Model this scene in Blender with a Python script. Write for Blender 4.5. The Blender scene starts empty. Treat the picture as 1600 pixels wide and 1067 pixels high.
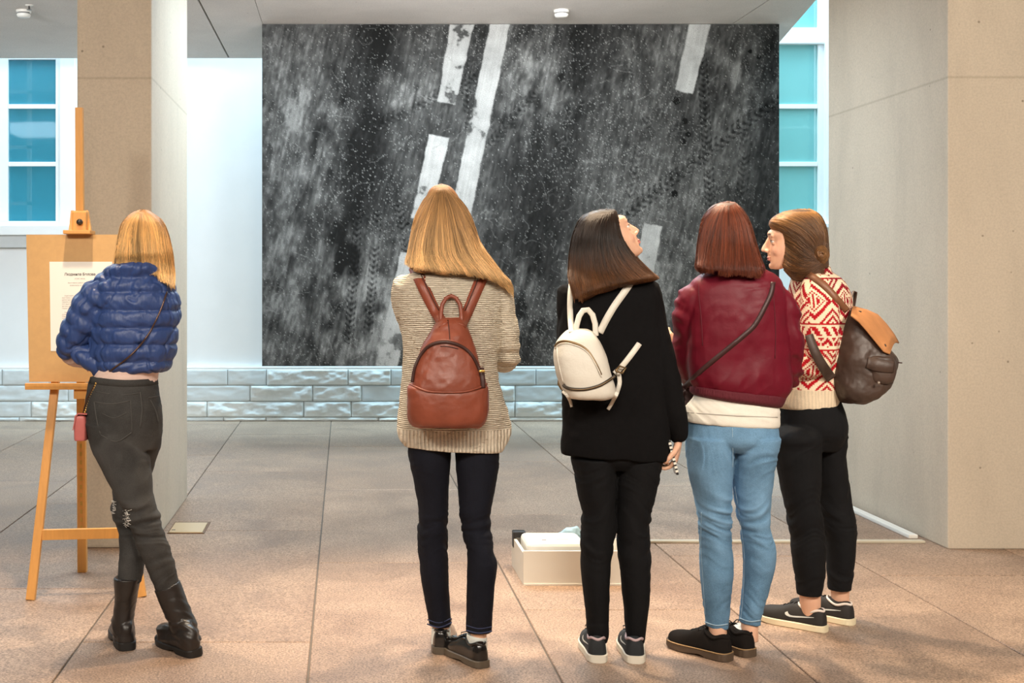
import bpy, bmesh, math, random
import numpy as np
from mathutils import Vector, Matrix
from mathutils.bvhtree import BVHTree

random.seed(7)
rng = np.random.default_rng(7)
C = bpy.context.scene.collection
SC = bpy.context.scene

# ------------------------------------------------------------------ camera, world, lights, exposure
F, UC, VC, H = 2000.0, 538.0, 434.0, 1.38          # focal length in px of a 1600 px wide frame, principal point, eye height

cam_d = bpy.data.cameras.new('camera')
cam_d.sensor_width = 36.0
cam_d.lens = 36.0 * F / 1600.0
cam_d.shift_x = (800.0 - UC) / 1600.0
cam_d.shift_y = -(533.5 - VC) / 1600.0
cam_d.clip_start, cam_d.clip_end = 0.05, 200
cam = bpy.data.objects.new('camera', cam_d)
cam.location = (0, 0, H)
cam.rotation_euler = (math.pi / 2, 0, 0)
C.objects.link(cam)
SC.camera = cam

SC.view_settings.view_transform = 'Standard'
SC.view_settings.look = 'None'
SC.view_settings.exposure = 1.1
SC.view_settings.gamma = 1.0
SC.view_settings.use_curve_mapping = False

world = bpy.data.worlds.new('daylight')
SC.world = world
world.use_nodes = True
bgn = world.node_tree.nodes['Background']
bgn.inputs[0].default_value = (0.62, 0.83, 1.0, 1)
bgn.inputs[1].default_value = 1.0


def light(name, kind, loc, target, power, color, **kw):
    d = bpy.data.lights.new(name, kind)
    d.energy = power
    d.color = color
    for k, v in kw.items():
        setattr(d, k, v)
    o = bpy.data.objects.new(name, d)
    o.location = loc
    o.rotation_euler = (Vector(target) - Vector(loc)).to_track_quat('-Z', 'Y').to_euler()
    C.objects.link(o)
    return o


CEIL_Z = 3.325
WARM = (1.0, 0.79, 0.56)
NEUT = (1.0, 0.90, 0.77)
COOL = (0.50, 0.81, 1.0)
# daylight falling through the glazed slit between the ceiling edge and the old facade
light('skylight', 'AREA', (1.0, 11.7, 7.2), (1.0, 12.0, 0), 500, COOL, shape='RECTANGLE', size=13.0, size_y=1.6)
# and through the glazed court behind the right-hand pillar
light('court_skylight', 'AREA', (5.6, 10.2, 6.5), (4.6, 10.0, 0), 90, COOL, shape='RECTANGLE', size=4.0, size_y=3.6)
# added unseen cool fill lamps for the middle floor and pillar sides
DAYL = (0.66, 0.86, 1.0)
light('mid_fill', 'AREA', (0.6, 7.9, CEIL_Z), (0.6, 7.9, 0), 60, DAYL, shape='RECTANGLE', size=2.2, size_y=1.6)
light('mid_fill', 'AREA', (-3.2, 8.0, CEIL_Z), (-3.2, 8.0, 0), 50, DAYL, shape='RECTANGLE', size=2.6, size_y=1.8)
# warm ceiling spots above the visitors
for sx, sy, pw in ((-1.15, 5.25, 95), (0.02, 5.20, 118), (0.72, 5.25, 102), (1.50, 5.60, 150)):
    light('ceiling_spot', 'SPOT', (sx, sy, 3.24), (sx + 0.22, sy - 0.45, 0.3), pw, WARM, spot_size=1.25, spot_blend=0.7, shadow_soft_size=0.045)
# added uplights above the frame that brighten the concrete ceiling
for sx in (-2.9, 0.2, 0.75, 1.3):
    light('ceiling_fill', 'SPOT', (sx, 6.35, 2.90), (sx, 9.6, 3.40), 125, (0.95, 0.97, 1.0), spot_size=1.6, spot_blend=1.0, shadow_soft_size=0.2)
# spots of the hall behind the camera, turned towards the painting and the columns
for sx, sy, pw, tx in ((-2.2, 1.2, 230, -1.3), (0.3, 0.9, 200, 0.6), (2.9, 1.2, 500, 3.3)):
    light('hall_spot', 'SPOT', (sx, sy, 3.2), (tx, 6.6, 1.2), pw, NEUT, spot_size=1.5, spot_blend=0.9, shadow_soft_size=0.35)
# spot washing the painting
for sx, pw in ((0.2, 8), (2.3, 8)):
    light('painting_spot', 'SPOT', (sx, 6.6, 3.2), (sx + 0.2, 9.85, 1.6), pw, (1.0, 0.92, 0.82), spot_size=1.6, spot_blend=0.9, shadow_soft_size=0.2)
# added unseen warm fill overhead behind the camera, for the visitors' backs
light('hall_fill', 'AREA', (0.5, 0.3, 3.25), (0.5, 1.2, 0), 75, NEUT, shape='RECTANGLE', size=6.0, size_y=3.0)


# ------------------------------------------------------------------ helpers
def P(u, v, Y):
    return Vector(((u - UC) / F * Y, Y, H - (v - VC) / F * Y))


def lin(r, g=None, b=None):
    if g is None:
        r, g, b = r
    f = lambda c: (c / 255 / 12.92) if c / 255 <= 0.04045 else ((c / 255 + 0.055) / 1.055) ** 2.4
    return (f(r), f(g), f(b), 1.0)


def vnoise(p, seed=0):
    p = np.asarray(p, dtype=np.float64)
    i = np.floor(p).astype(np.int64)
    f = p - i
    f = f * f * (3 - 2 * f)

    def hsh(x, y, z):
        h = (x * 374761393 + y * 668265263 + z * 2147483647 + seed * 144665) & 0xFFFFFFFF
        h = ((h ^ (h >> 13)) * 1274126177) & 0xFFFFFFFF
        h = h ^ (h >> 16)
        return (h & 0xFFFF) / 32767.5 - 1.0
    x, y, z = i[:, 0], i[:, 1], i[:, 2]
    r = 0
    for dx in (0, 1):
        wx = f[:, 0] if dx else 1 - f[:, 0]
        for dy in (0, 1):
            wy = f[:, 1] if dy else 1 - f[:, 1]
            for dz in (0, 1):
                wz = f[:, 2] if dz else 1 - f[:, 2]
                r = r + wx * wy * wz * hsh(x + dx, y + dy, z + dz)
    return r


def fbm(p, oct=4, seed=0):
    p = np.asarray(p, dtype=np.float64)
    a, r = 1.0, 0
    for k in range(oct):
        r = r + a * vnoise(p * 2 ** k, seed + k * 17)
        a *= 0.5
    return r


def mesh_from(name, verts, faces, smooth=True, recalc=False):
    me = bpy.data.meshes.new(name)
    me.from_pydata([tuple(v) for v in verts], [], faces)
    if recalc:
        bm = bmesh.new()
        bm.from_mesh(me)
        bmesh.ops.recalc_face_normals(bm, faces=bm.faces)
        bm.to_mesh(me)
        bm.free()
    if smooth:
        me.polygons.foreach_set('use_smooth', [True] * len(me.polygons))
    me.update()
    return me


def link(name, me, mat, parent=None, loc=None):
    o = bpy.data.objects.new(name, me)
    if mat is not None and not len(me.materials):
        for m in (mat if isinstance(mat, (list, tuple)) else [mat]):
            me.materials.append(m)
    C.objects.link(o)
    if parent is not None:
        o.parent = parent
    if loc is not None:
        o.location = loc
    return o


def tag(o, label, cat, group=None, kind=None):
    o['label'] = label
    if cat:
        o['category'] = cat
    if group:
        o['group'] = group
    if kind:
        o['kind'] = kind
    return o


def empty(name, loc):
    o = bpy.data.objects.new(name, None)
    o.empty_display_size = 0.1
    o.location = loc
    C.objects.link(o)
    return o


def box_vf(x0, x1, y0, y1, z0, z1):
    v = [(x0, y0, z0), (x1, y0, z0), (x1, y1, z0), (x0, y1, z0), (x0, y0, z1), (x1, y0, z1), (x1, y1, z1), (x0, y1, z1)]
    f = [(0, 3, 2, 1), (4, 5, 6, 7), (0, 1, 5, 4), (1, 2, 6, 5), (2, 3, 7, 6), (3, 0, 4, 7)]
    return v, f


def bm_box(bm, x0, x1, y0, y1, z0, z1):
    v, f = box_vf(min(x0, x1), max(x0, x1), min(y0, y1), max(y0, y1), min(z0, z1), max(z0, z1))
    bv = [bm.verts.new(p) for p in v]
    for q in f:
        bm.faces.new([bv[i] for i in q])


def bm_mesh(bm, name, bevel=0.0, seg=2):
    bmesh.ops.recalc_face_normals(bm, faces=bm.faces)
    if bevel > 0:
        bmesh.ops.bevel(bm, geom=list(bm.edges), offset=bevel, segments=seg, affect='EDGES', profile=0.6)
    me = bpy.data.meshes.new(name)
    bm.to_mesh(me)
    bm.free()
    return me


def box(name, dims, mat, parent=None, bevel=0.0, kind=None, origin=None):
    """dims = x0,x1,y0,y1,z0,z1 in world space (or in the parent's, when origin is given)."""
    bm = bmesh.new()
    d = list(dims)
    if origin is not None:
        for i in range(3):
            d[2 * i] -= origin[i]
            d[2 * i + 1] -= origin[i]
    bm_box(bm, *d)
    o = link(name, bm_mesh(bm, name, bevel), mat, parent)
    if bevel > 0:
        o.data.polygons.foreach_set('use_smooth', [False] * len(o.data.polygons))
    if kind:
        o['kind'] = kind
    return o


def bar_vf(p0, p1, w, t, w1=None, side=(1, 0, 0)):
    """rectangular bar from p0 to p1, w wide along side, t deep."""
    p0, p1 = Vector(p0), Vector(p1)
    T = (p1 - p0).normalized()
    A = Vector(side)
    A = (A - T * A.dot(T)).normalized()
    B = T.cross(A)
    vs = []
    for p, ww in ((p0, w), (p1, w1 or w)):
        for sa, sb in ((-1, -1), (1, -1), (1, 1), (-1, 1)):
            vs.append(p + A * sa * ww / 2 + B * sb * t / 2)
    fs = [(0, 1, 2, 3), (7, 6, 5, 4), (0, 4, 5, 1), (1, 5, 6, 2), (2, 6, 7, 3), (3, 7, 4, 0)]
    return vs, fs


def bar(name, p0, p1, w, t, mat, parent, origin, w1=None, bevel=0.002, side=(1, 0, 0)):
    vs, fs = bar_vf(Vector(p0) - Vector(origin), Vector(p1) - Vector(origin), w, t, w1, side)
    bm = bmesh.new()
    bv = [bm.verts.new(p) for p in vs]
    for q in fs:
        bm.faces.new([bv[i] for i in q])
    return link(name, bm_mesh(bm, name, bevel), mat, parent)


def catmull(pts, sub):
    """pts: (n,k) array -> dense interpolation with sub samples per span."""
    p = np.asarray(pts, dtype=float)
    n = len(p)
    if n == 2:
        t = np.linspace(0, 1, sub + 1)[:, None]
        return p[0] * (1 - t) + p[1] * t
    out = []
    for i in range(n - 1):
        p0, p1, p2, p3 = p[max(i - 1, 0)], p[i], p[i + 1], p[min(i + 2, n - 1)]
        for k in range(sub):
            t = k / sub
            out.append(0.5 * (2 * p1 + (p2 - p0) * t + (2 * p0 - 5 * p1 + 4 * p2 - p3) * t * t + (3 * p1 - p0 - 3 * p2 + p3) * t ** 3))
    out.append(p[-1])
    return np.array(out)


def ring_faces(nr, n, closed_caps=True, base=0):
    fs = []
    for i in range(nr - 1):
        for j in range(n):
            a, b = base + i * n + j, base + i * n + (j + 1) % n
            fs.append((a, b, b + n, a + n))
    return fs


def tube3(pts, radii, n=16, ref=(0, 1, 0), caps='round', p=2.0):
    """pts: list of Vectors; radii: list of (a,b): a across, b along the ref direction."""
    pts = [Vector(q) for q in pts]
    m = len(pts)
    secs = []
    ref = Vector(ref)
    lastB = None
    for i in range(m):
        T = (pts[min(i + 1, m - 1)] - pts[max(i - 1, 0)])
        T = T.normalized() if T.length > 1e-9 else Vector((0, 0, 1))
        B = ref - T * ref.dot(T)
        if lastB is not None and B.length < 0.35:
            B = lastB - T * lastB.dot(T)
        if B.length < 1e-4:
            B = Vector((1, 0, 0)) - T * T.x
        B.normalize()
        lastB = B
        A = T.cross(B).normalized()
        secs.append((pts[i], T, A, B, radii[i][0], radii[i][1]))
    if caps == 'round':
        c0, T, A, B, a, b = secs[0]
        r = min(a, b) * 0.55
        pre = [(c0 - T * r, T, A, B, a * 0.35, b * 0.35), (c0 - T * r * 0.7, T, A, B, a * 0.75, b * 0.75)]
        c1, T, A, B, a, b = secs[-1]
        r = min(a, b) * 0.55
        post = [(c1 + T * r * 0.7, T, A, B, a * 0.75, b * 0.75), (c1 + T * r, T, A, B, a * 0.35, b * 0.35)]
        secs = pre + secs + post
    vs = []
    for c, T, A, B, a, b in secs:
        for j in range(n):
            t = 2 * math.pi * j / n
            ca, sb = math.cos(t), math.sin(t)
            vs.append(c + A * a * math.copysign(abs(ca) ** (2 / p), ca) + B * b * math.copysign(abs(sb) ** (2 / p), sb))
    fs = ring_faces(len(secs), n)
    fs.append(tuple(reversed(range(n))))
    k = (len(secs) - 1) * n
    fs.append(tuple(range(k, k + n)))
    return vs, fs


def ellipsoid(c, axes, n=16, m=10):
    """axes: three Vectors (already scaled)."""
    c = Vector(c)
    A, B, D = axes
    vs, fs = [c + D], []
    for i in range(1, m):
        ph = math.pi * i / m
        for j in range(n):
            t = 2 * math.pi * j / n
            vs.append(c + D * math.cos(ph) + (A * math.cos(t) + B * math.sin(t)) * math.sin(ph))
    vs.append(c - D)
    for j in range(n):
        fs.append((0, 1 + j, 1 + (j + 1) % n))
    for i in range(m - 2):
        for j in range(n):
            a, b = 1 + i * n + j, 1 + i * n + (j + 1) % n
            fs.append((a, a + n, b + n, b))
    k = 1 + (m - 2) * n
    for j in range(n):
        fs.append((k + j, len(vs) - 1, k + (j + 1) % n))
    return vs, fs


def ball(c, r):
    return ellipsoid(c, (Vector((r, 0, 0)), Vector((0, r, 0)), Vector((0, 0, r))), 14, 8)


def join(parts):
    V, Fc = [], []
    for vs, fs in parts:
        b = len(V)
        V += [tuple(v) for v in vs]
        Fc += [tuple(i + b for i in f) for f in fs]
    return V, Fc


def voxel(name, parts, vox, smooth=2, disp=None, origin=(0, 0, 0)):
    """one continuous skin around overlapping closed shapes."""
    V, Fc = join(parts)
    me = mesh_from('tmp', V, Fc, False)
    o = bpy.data.objects.new('tmp', me)
    C.objects.link(o)
    md = o.modifiers.new('r', 'REMESH')
    md.mode = 'VOXEL'
    md.voxel_size = vox
    md.adaptivity = 0
    dg = bpy.context.evaluated_depsgraph_get()
    new = bpy.data.meshes.new_from_object(o.evaluated_get(dg))
    bpy.data.objects.remove(o)
    bpy.data.meshes.remove(me)
    new.name = name
    n = len(new.vertices)
    co = np.empty(n * 3)
    new.vertices.foreach_get('co', co)
    co = co.reshape(-1, 3)
    ed = np.empty(len(new.edges) * 2, dtype=np.int32)
    new.edges.foreach_get('vertices', ed)
    ed = ed.reshape(-1, 2)
    deg = np.bincount(ed.ravel(), minlength=n).astype(float)[:, None]
    deg[deg == 0] = 1

    def lap(c):
        s = np.zeros_like(c)
        for k in range(3):
            s[:, k] = np.bincount(ed[:, 0], weights=c[ed[:, 1], k], minlength=n) + np.bincount(ed[:, 1], weights=c[ed[:, 0], k], minlength=n)
        return s / deg - c
    for _ in range(smooth):
        co = co + 0.55 * lap(co)
        co = co - 0.50 * lap(co)
    if disp is not None:
        new.vertices.foreach_set('co', co.ravel())
        new.update()
        nr = np.empty(n * 3)
        new.vertex_normals.foreach_get('vector', nr)
        nr = nr.reshape(-1, 3)
        dd = disp(co, nr)
        co = co + (nr * dd[:, None] if dd.ndim == 1 else dd)
        co = co + 0.3 * lap(co)
    wco = co.copy()
    co = co - np.array(origin)
    new.vertices.foreach_set('co', co.ravel())
    new.polygons.foreach_set('use_smooth', [True] * len(new.polygons))
    new.materials.clear()
    new.update()
    return new, wco


def bvh_of(me, origin):
    o = Vector(origin)
    return BVHTree.FromPolygons([v.co + o for v in me.vertices], [tuple(p.vertices) for p in me.polygons])


def set_color(me, rgb, name='tone'):
    at = me.color_attributes.new(name, 'FLOAT_COLOR', 'POINT')
    a = np.ones((len(me.vertices), 4), dtype=np.float32)
    a[:, :3] = rgb
    at.data.foreach_set('color', a.ravel())


# ------------------------------------------------------------------ materials
def new_mat(name):
    m = bpy.data.materials.new(name)
    m.use_nodes = True
    nt = m.node_tree
    return m, nt, nt.nodes['Principled BSDF']


def N(nt, kind, **kw):
    n = nt.nodes.new(kind)
    for k, v in kw.items():
        if k == 'ins':
            for a, b in v.items():
                n.inputs[a].default_value = b
        else:
            setattr(n, k, v)
    return n


def L(nt, a, b):
    nt.links.new(a, b)


def ramp(nt, fac, stops):
    r = nt.nodes.new('ShaderNodeValToRGB')
    el = r.color_ramp.elements
    while len(el) < len(stops):
        el.new(0.5)
    for e, (p, c) in zip(el, stops):
        e.position = p
        e.color = c
    L(nt, fac, r.inputs[0])
    return r


def mul(c, k):
    return (c[0] * k, c[1] * k, c[2] * k, 1)


def simple(name, col, rough=0.5, metal=0.0, spec=0.5, noise=0.0, nscale=20, bump=0.0, bscale=200, coat=0.0, stretch=None, sheen=0.0):
    m, nt, b = new_mat(name)
    b.inputs['Base Color'].default_value = col
    b.inputs['Roughness'].default_value = rough
    b.inputs['Metallic'].default_value = metal
    b.inputs['Specular IOR Level'].default_value = spec
    b.inputs['Coat Weight'].default_value = coat
    if sheen:
        b.inputs['Sheen Weight'].default_value = sheen
    tc = N(nt, 'ShaderNodeTexCoord')
    src = tc.outputs['Object']
    if stretch:
        mp = N(nt, 'ShaderNodeMapping')
        mp.inputs['Scale'].default_value = stretch
        L(nt, src, mp.inputs[0])
        src = mp.outputs[0]
    if noise > 0:
        nz = N(nt, 'ShaderNodeTexNoise', ins={'Scale': nscale, 'Detail': 6.0, 'Roughness': 0.6})
        L(nt, src, nz.inputs['Vector'])
        r = ramp(nt, nz.outputs[0], [(0.3, mul(col, 1 - noise)), (0.7, mul(col, 1 + noise))])
        L(nt, r.outputs[0], b.inputs['Base Color'])
    if bump > 0:
        n2 = N(nt, 'ShaderNodeTexNoise', ins={'Scale': bscale, 'Detail': 4.0})
        L(nt, src, n2.inputs['Vector'])
        bp = N(nt, 'ShaderNodeBump', ins={'Strength': bump, 'Distance': 0.004})
        L(nt, n2.outputs[0], bp.inputs['Height'])
        L(nt, bp.outputs[0], b.inputs['Normal'])
    return m


def concrete(name, col, dark=0.86, line_z=None, joint=None):
    m, nt, b = new_mat(name)
    tc = N(nt, 'ShaderNodeTexCoord')
    big = N(nt, 'ShaderNodeTexNoise', ins={'Scale': 1.3, 'Detail': 8.0, 'Roughness': 0.62, 'Distortion': 0.4})
    mp = N(nt, 'ShaderNodeMapping')
    mp.inputs['Scale'].default_value = (1.6, 1.6, 0.55)
    L(nt, tc.outputs['Object'], mp.inputs[0])
    L(nt, mp.outputs[0], big.inputs['Vector'])
    r = ramp(nt, big.outputs[0], [(0.28, mul(col, dark)), (0.52, col), (0.75, mul(col, 1.07))])
    fine = N(nt, 'ShaderNodeTexNoise', ins={'Scale': 90.0, 'Detail': 5.0, 'Roughness': 0.7})
    L(nt, tc.outputs['Object'], fine.inputs['Vector'])
    rf = ramp(nt, fine.outputs[0], [(0.3, (0.86, 0.86, 0.86, 1)), (0.6, (1.02, 1.02, 1.02, 1))])
    mx = N(nt, 'ShaderNodeMix', data_type='RGBA', blend_type='MULTIPLY', ins={0: 1.0})
    L(nt, r.outputs[0], mx.inputs[6])
    L(nt, rf.outputs[0], mx.inputs[7])
    vo = N(nt, 'ShaderNodeTexVoronoi', ins={'Scale': 7.0, 'Randomness': 1.0})
    L(nt, tc.outputs['Object'], vo.inputs['Vector'])
    rv = ramp(nt, vo.outputs['Distance'], [(0.028, (0.42, 0.40, 0.37, 1)), (0.055, (1, 1, 1, 1))])
    m2 = N(nt, 'ShaderNodeMix', data_type='RGBA', blend_type='MULTIPLY', ins={0: 0.85})
    L(nt, mx.outputs[2], m2.inputs[6])
    L(nt, rv.outputs[0], m2.inputs[7])
    out = m2.outputs[2]
    if line_z is not None:
        sx = N(nt, 'ShaderNodeSeparateXYZ')
        L(nt, tc.outputs['Object'], sx.inputs[0])
        s = N(nt, 'ShaderNodeMath', operation='SUBTRACT', ins={1: line_z})
        L(nt, sx.outputs[2], s.inputs[0])
        a = N(nt, 'ShaderNodeMath', operation='ABSOLUTE')
        L(nt, s.outputs[0], a.inputs[0])
        rr = ramp(nt, a.outputs[0], [(0.002, (0.80, 0.79, 0.77, 1)), (0.009, (1, 1, 1, 1))])
        m3 = N(nt, 'ShaderNodeMix', data_type='RGBA', blend_type='MULTIPLY', ins={0: 1.0})
        L(nt, out, m3.inputs[6])
        L(nt, rr.outputs[0], m3.inputs[7])
        out = m3.outputs[2]
    L(nt, out, b.inputs['Base Color'])
    b.inputs['Roughness'].default_value = 0.75
    b.inputs['Specular IOR Level'].default_value = 0.3
    bp = N(nt, 'ShaderNodeBump', ins={'Strength': 0.25, 'Distance': 0.004})
    L(nt, fine.outputs[0], bp.inputs['Height'])
    L(nt, bp.outputs[0], b.inputs['Normal'])
    return m


def granite():
    m, nt, b = new_mat('granite slab')
    tc = N(nt, 'ShaderNodeTexCoord')
    oi = N(nt, 'ShaderNodeObjectInfo')
    add = N(nt, 'ShaderNodeVectorMath', operation='ADD')
    L(nt, tc.outputs['Object'], add.inputs[0])
    cx = N(nt, 'ShaderNodeMath', operation='MULTIPLY', ins={1: 37.0})
    L(nt, oi.outputs['Random'], cx.inputs[0])
    L(nt, cx.outputs[0], add.inputs[1])
    big = N(nt, 'ShaderNodeTexNoise', ins={'Scale': 2.2, 'Detail': 6.0, 'Roughness': 0.6, 'Distortion': 0.6})
    L(nt, add.outputs[0], big.inputs['Vector'])
    base = ramp(nt, big.outputs[0], [(0.3, lin(138, 115, 99)), (0.55, lin(160, 136, 117)), (0.75, lin(173, 148, 128))])
    sp = N(nt, 'ShaderNodeTexNoise', ins={'Scale': 130.0, 'Detail': 3.0, 'Roughness': 0.75})
    L(nt, add.outputs[0], sp.inputs['Vector'])
    rs = ramp(nt, sp.outputs[0], [(0.38, (0.48, 0.46, 0.45, 1)), (0.5, (0.98, 0.97, 0.96, 1)), (0.62, (1.42, 1.41, 1.40, 1))])
    mx = N(nt, 'ShaderNodeMix', data_type='RGBA', blend_type='MULTIPLY', ins={0: 1.0})
    L(nt, base.outputs[0], mx.inputs[6])
    L(nt, rs.outputs[0], mx.inputs[7])
    tone = ramp(nt, oi.outputs['Random'], [(0.0, (0.90, 0.88, 0.87, 1)), (1.0, (1.05, 1.04, 1.03, 1))])
    m2 = N(nt, 'ShaderNodeMix', data_type='RGBA', blend_type='MULTIPLY', ins={0: 1.0})
    L(nt, mx.outputs[2], m2.inputs[6])
    L(nt, tone.outputs[0], m2.inputs[7])
    L(nt, m2.outputs[2], b.inputs['Base Color'])
    rr = ramp(nt, big.outputs[0], [(0.3, (0.42, 0.42, 0.42, 1)), (0.7, (0.58, 0.58, 0.58, 1))])
    L(nt, rr.outputs[0], b.inputs['Roughness'])
    bp = N(nt, 'ShaderNodeBump', ins={'Strength': 0.12, 'Distance': 0.002})
    L(nt, sp.outputs[0], bp.inputs['Height'])
    L(nt, bp.outputs[0], b.inputs['Normal'])
    return m


def attr_mat(name, rough=0.6, spec=0.4, attr='tone', bump=0.0, bscale=300, speck=None, subsurf=0.0, sheen=0.0):
    m, nt, b = new_mat(name)
    a = N(nt, 'ShaderNodeAttribute', attribute_name=attr)
    out = a.outputs['Color']
    tc = N(nt, 'ShaderNodeTexCoord')
    if speck:
        nz = N(nt, 'ShaderNodeTexNoise', ins={'Scale': speck[0], 'Detail': 4.0, 'Roughness': 0.7})
        L(nt, tc.outputs['Object'], nz.inputs['Vector'])
        r = ramp(nt, nz.outputs[0], speck[1])
        mx = N(nt, 'ShaderNodeMix', data_type='RGBA', blend_type='MULTIPLY', ins={0: 1.0})
        L(nt, out, mx.inputs[6])
        L(nt, r.outputs[0], mx.inputs[7])
        out = mx.outputs[2]
    L(nt, out, b.inputs['Base Color'])
    b.inputs['Roughness'].default_value = rough
    b.inputs['Specular IOR Level'].default_value = spec
    if subsurf:
        b.inputs['Subsurface Weight'].default_value = subsurf
        b.inputs['Subsurface Radius'].default_value = (0.01, 0.004, 0.002)
    if sheen:
        b.inputs['Sheen Weight'].default_value = sheen
    if bump:
        n2 = N(nt, 'ShaderNodeTexNoise', ins={'Scale': bscale, 'Detail': 3.0})
        L(nt, tc.outputs['Object'], n2.inputs['Vector'])
        bp = N(nt, 'ShaderNodeBump', ins={'Strength': bump, 'Distance': 0.003})
        L(nt, n2.outputs[0], bp.inputs['Height'])
        L(nt, bp.outputs[0], b.inputs['Normal'])
    return m


def hair_mat(name, root, mid, tip, rough=0.46):
    m, nt, b = new_mat(name)
    hi = N(nt, 'ShaderNodeHairInfo')
    r = ramp(nt, hi.outputs['Intercept'], [(0.0, root), (0.45, mid), (1.0, tip)])
    rv = ramp(nt, hi.outputs['Random'], [(0.0, (0.55, 0.52, 0.50, 1)), (0.5, (1, 1, 1, 1)), (1.0, (1.45, 1.38, 1.28, 1))])
    mx = N(nt, 'ShaderNodeMix', data_type='RGBA', blend_type='MULTIPLY', ins={0: 1.0})
    L(nt, r.outputs[0], mx.inputs[6])
    L(nt, rv.outputs[0], mx.inputs[7])
    at = N(nt, 'ShaderNodeAttribute', attribute_name='lock')
    m2 = N(nt, 'ShaderNodeMix', data_type='RGBA', blend_type='MULTIPLY', ins={0: 1.0})
    L(nt, mx.outputs[2], m2.inputs[6])
    L(nt, at.outputs['Fac'], m2.inputs[7])
    L(nt, m2.outputs[2], b.inputs['Base Color'])
    b.inputs['Roughness'].default_value = rough
    b.inputs['Specular IOR Level'].default_value = 0.40
    return m


def knit_mat(name, col, dark):
    """chunky knit: purl rows across the body, vertical ribs in the hem."""
    m, nt, b = new_mat(name)
    tc = N(nt, 'ShaderNodeTexCoord')
    sx = N(nt, 'ShaderNodeSeparateXYZ')
    L(nt, tc.outputs['Object'], sx.inputs[0])
    mp = N(nt, 'ShaderNodeMapping')
    mp.inputs['Scale'].default_value = (0.25, 0.25, 1.0)
    L(nt, tc.outputs['Object'], mp.inputs[0])
    wr = N(nt, 'ShaderNodeTexWave', wave_type='BANDS', bands_direction='Z', ins={'Scale': 46.0, 'Distortion': 2.4, 'Detail': 2.0, 'Detail Scale': 3.0})
    L(nt, mp.outputs[0], wr.inputs['Vector'])
    wh = N(nt, 'ShaderNodeTexWave', wave_type='BANDS', bands_direction='X', ins={'Scale': 24.0, 'Distortion': 0.6, 'Detail': 1.0})
    L(nt, tc.outputs['Object'], wh.inputs['Vector'])
    lt = N(nt, 'ShaderNodeMath', operation='LESS_THAN', ins={1: 0.835})
    L(nt, sx.outputs[2], lt.inputs[0])
    mxv = N(nt, 'ShaderNodeMix', data_type='FLOAT')
    L(nt, lt.outputs[0], mxv.inputs[0])
    L(nt, wr.outputs['Fac'], mxv.inputs[2])
    L(nt, wh.outputs['Fac'], mxv.inputs[3])
    st = N(nt, 'ShaderNodeTexNoise', ins={'Scale': 120.0, 'Detail': 3.0})
    L(nt, tc.outputs['Object'], st.inputs['Vector'])
    r = ramp(nt, mxv.outputs[0], [(0.0, mul(col, 0.66)), (0.4, mul(col, 0.93)), (0.8, mul(col, 1.04))])
    fl = N(nt, 'ShaderNodeTexNoise', ins={'Scale': 42.0, 'Detail': 3.0, 'Roughness': 0.7, 'Distortion': 1.0})
    mp2 = N(nt, 'ShaderNodeMapping')
    mp2.inputs['Scale'].default_value = (1.0, 1.0, 2.2)
    L(nt, tc.outputs['Object'], mp2.inputs[0])
    L(nt, mp2.outputs[0], fl.inputs['Vector'])
    rf = ramp(nt, fl.outputs[0], [(0.30, dark), (0.42, (1, 1, 1, 1))])
    mx = N(nt, 'ShaderNodeMix', data_type='RGBA', blend_type='MULTIPLY', ins={0: 1.0})
    L(nt, r.outputs[0], mx.inputs[6])
    L(nt, rf.outputs[0], mx.inputs[7])
    L(nt, mx.outputs[2], b.inputs['Base Color'])
    ad = N(nt, 'ShaderNodeMath', operation='MULTIPLY_ADD', ins={1: 0.5})
    L(nt, st.outputs[0], ad.inputs[0])
    L(nt, mxv.outputs[0], ad.inputs[2])
    bp = N(nt, 'ShaderNodeBump', ins={'Strength': 0.9, 'Distance': 0.006})
    L(nt, ad.outputs[0], bp.inputs['Height'])
    L(nt, bp.outputs[0], b.inputs['Normal'])
    b.inputs['Roughness'].default_value = 0.95
    b.inputs['Specular IOR Level'].default_value = 0.15
    return m


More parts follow.
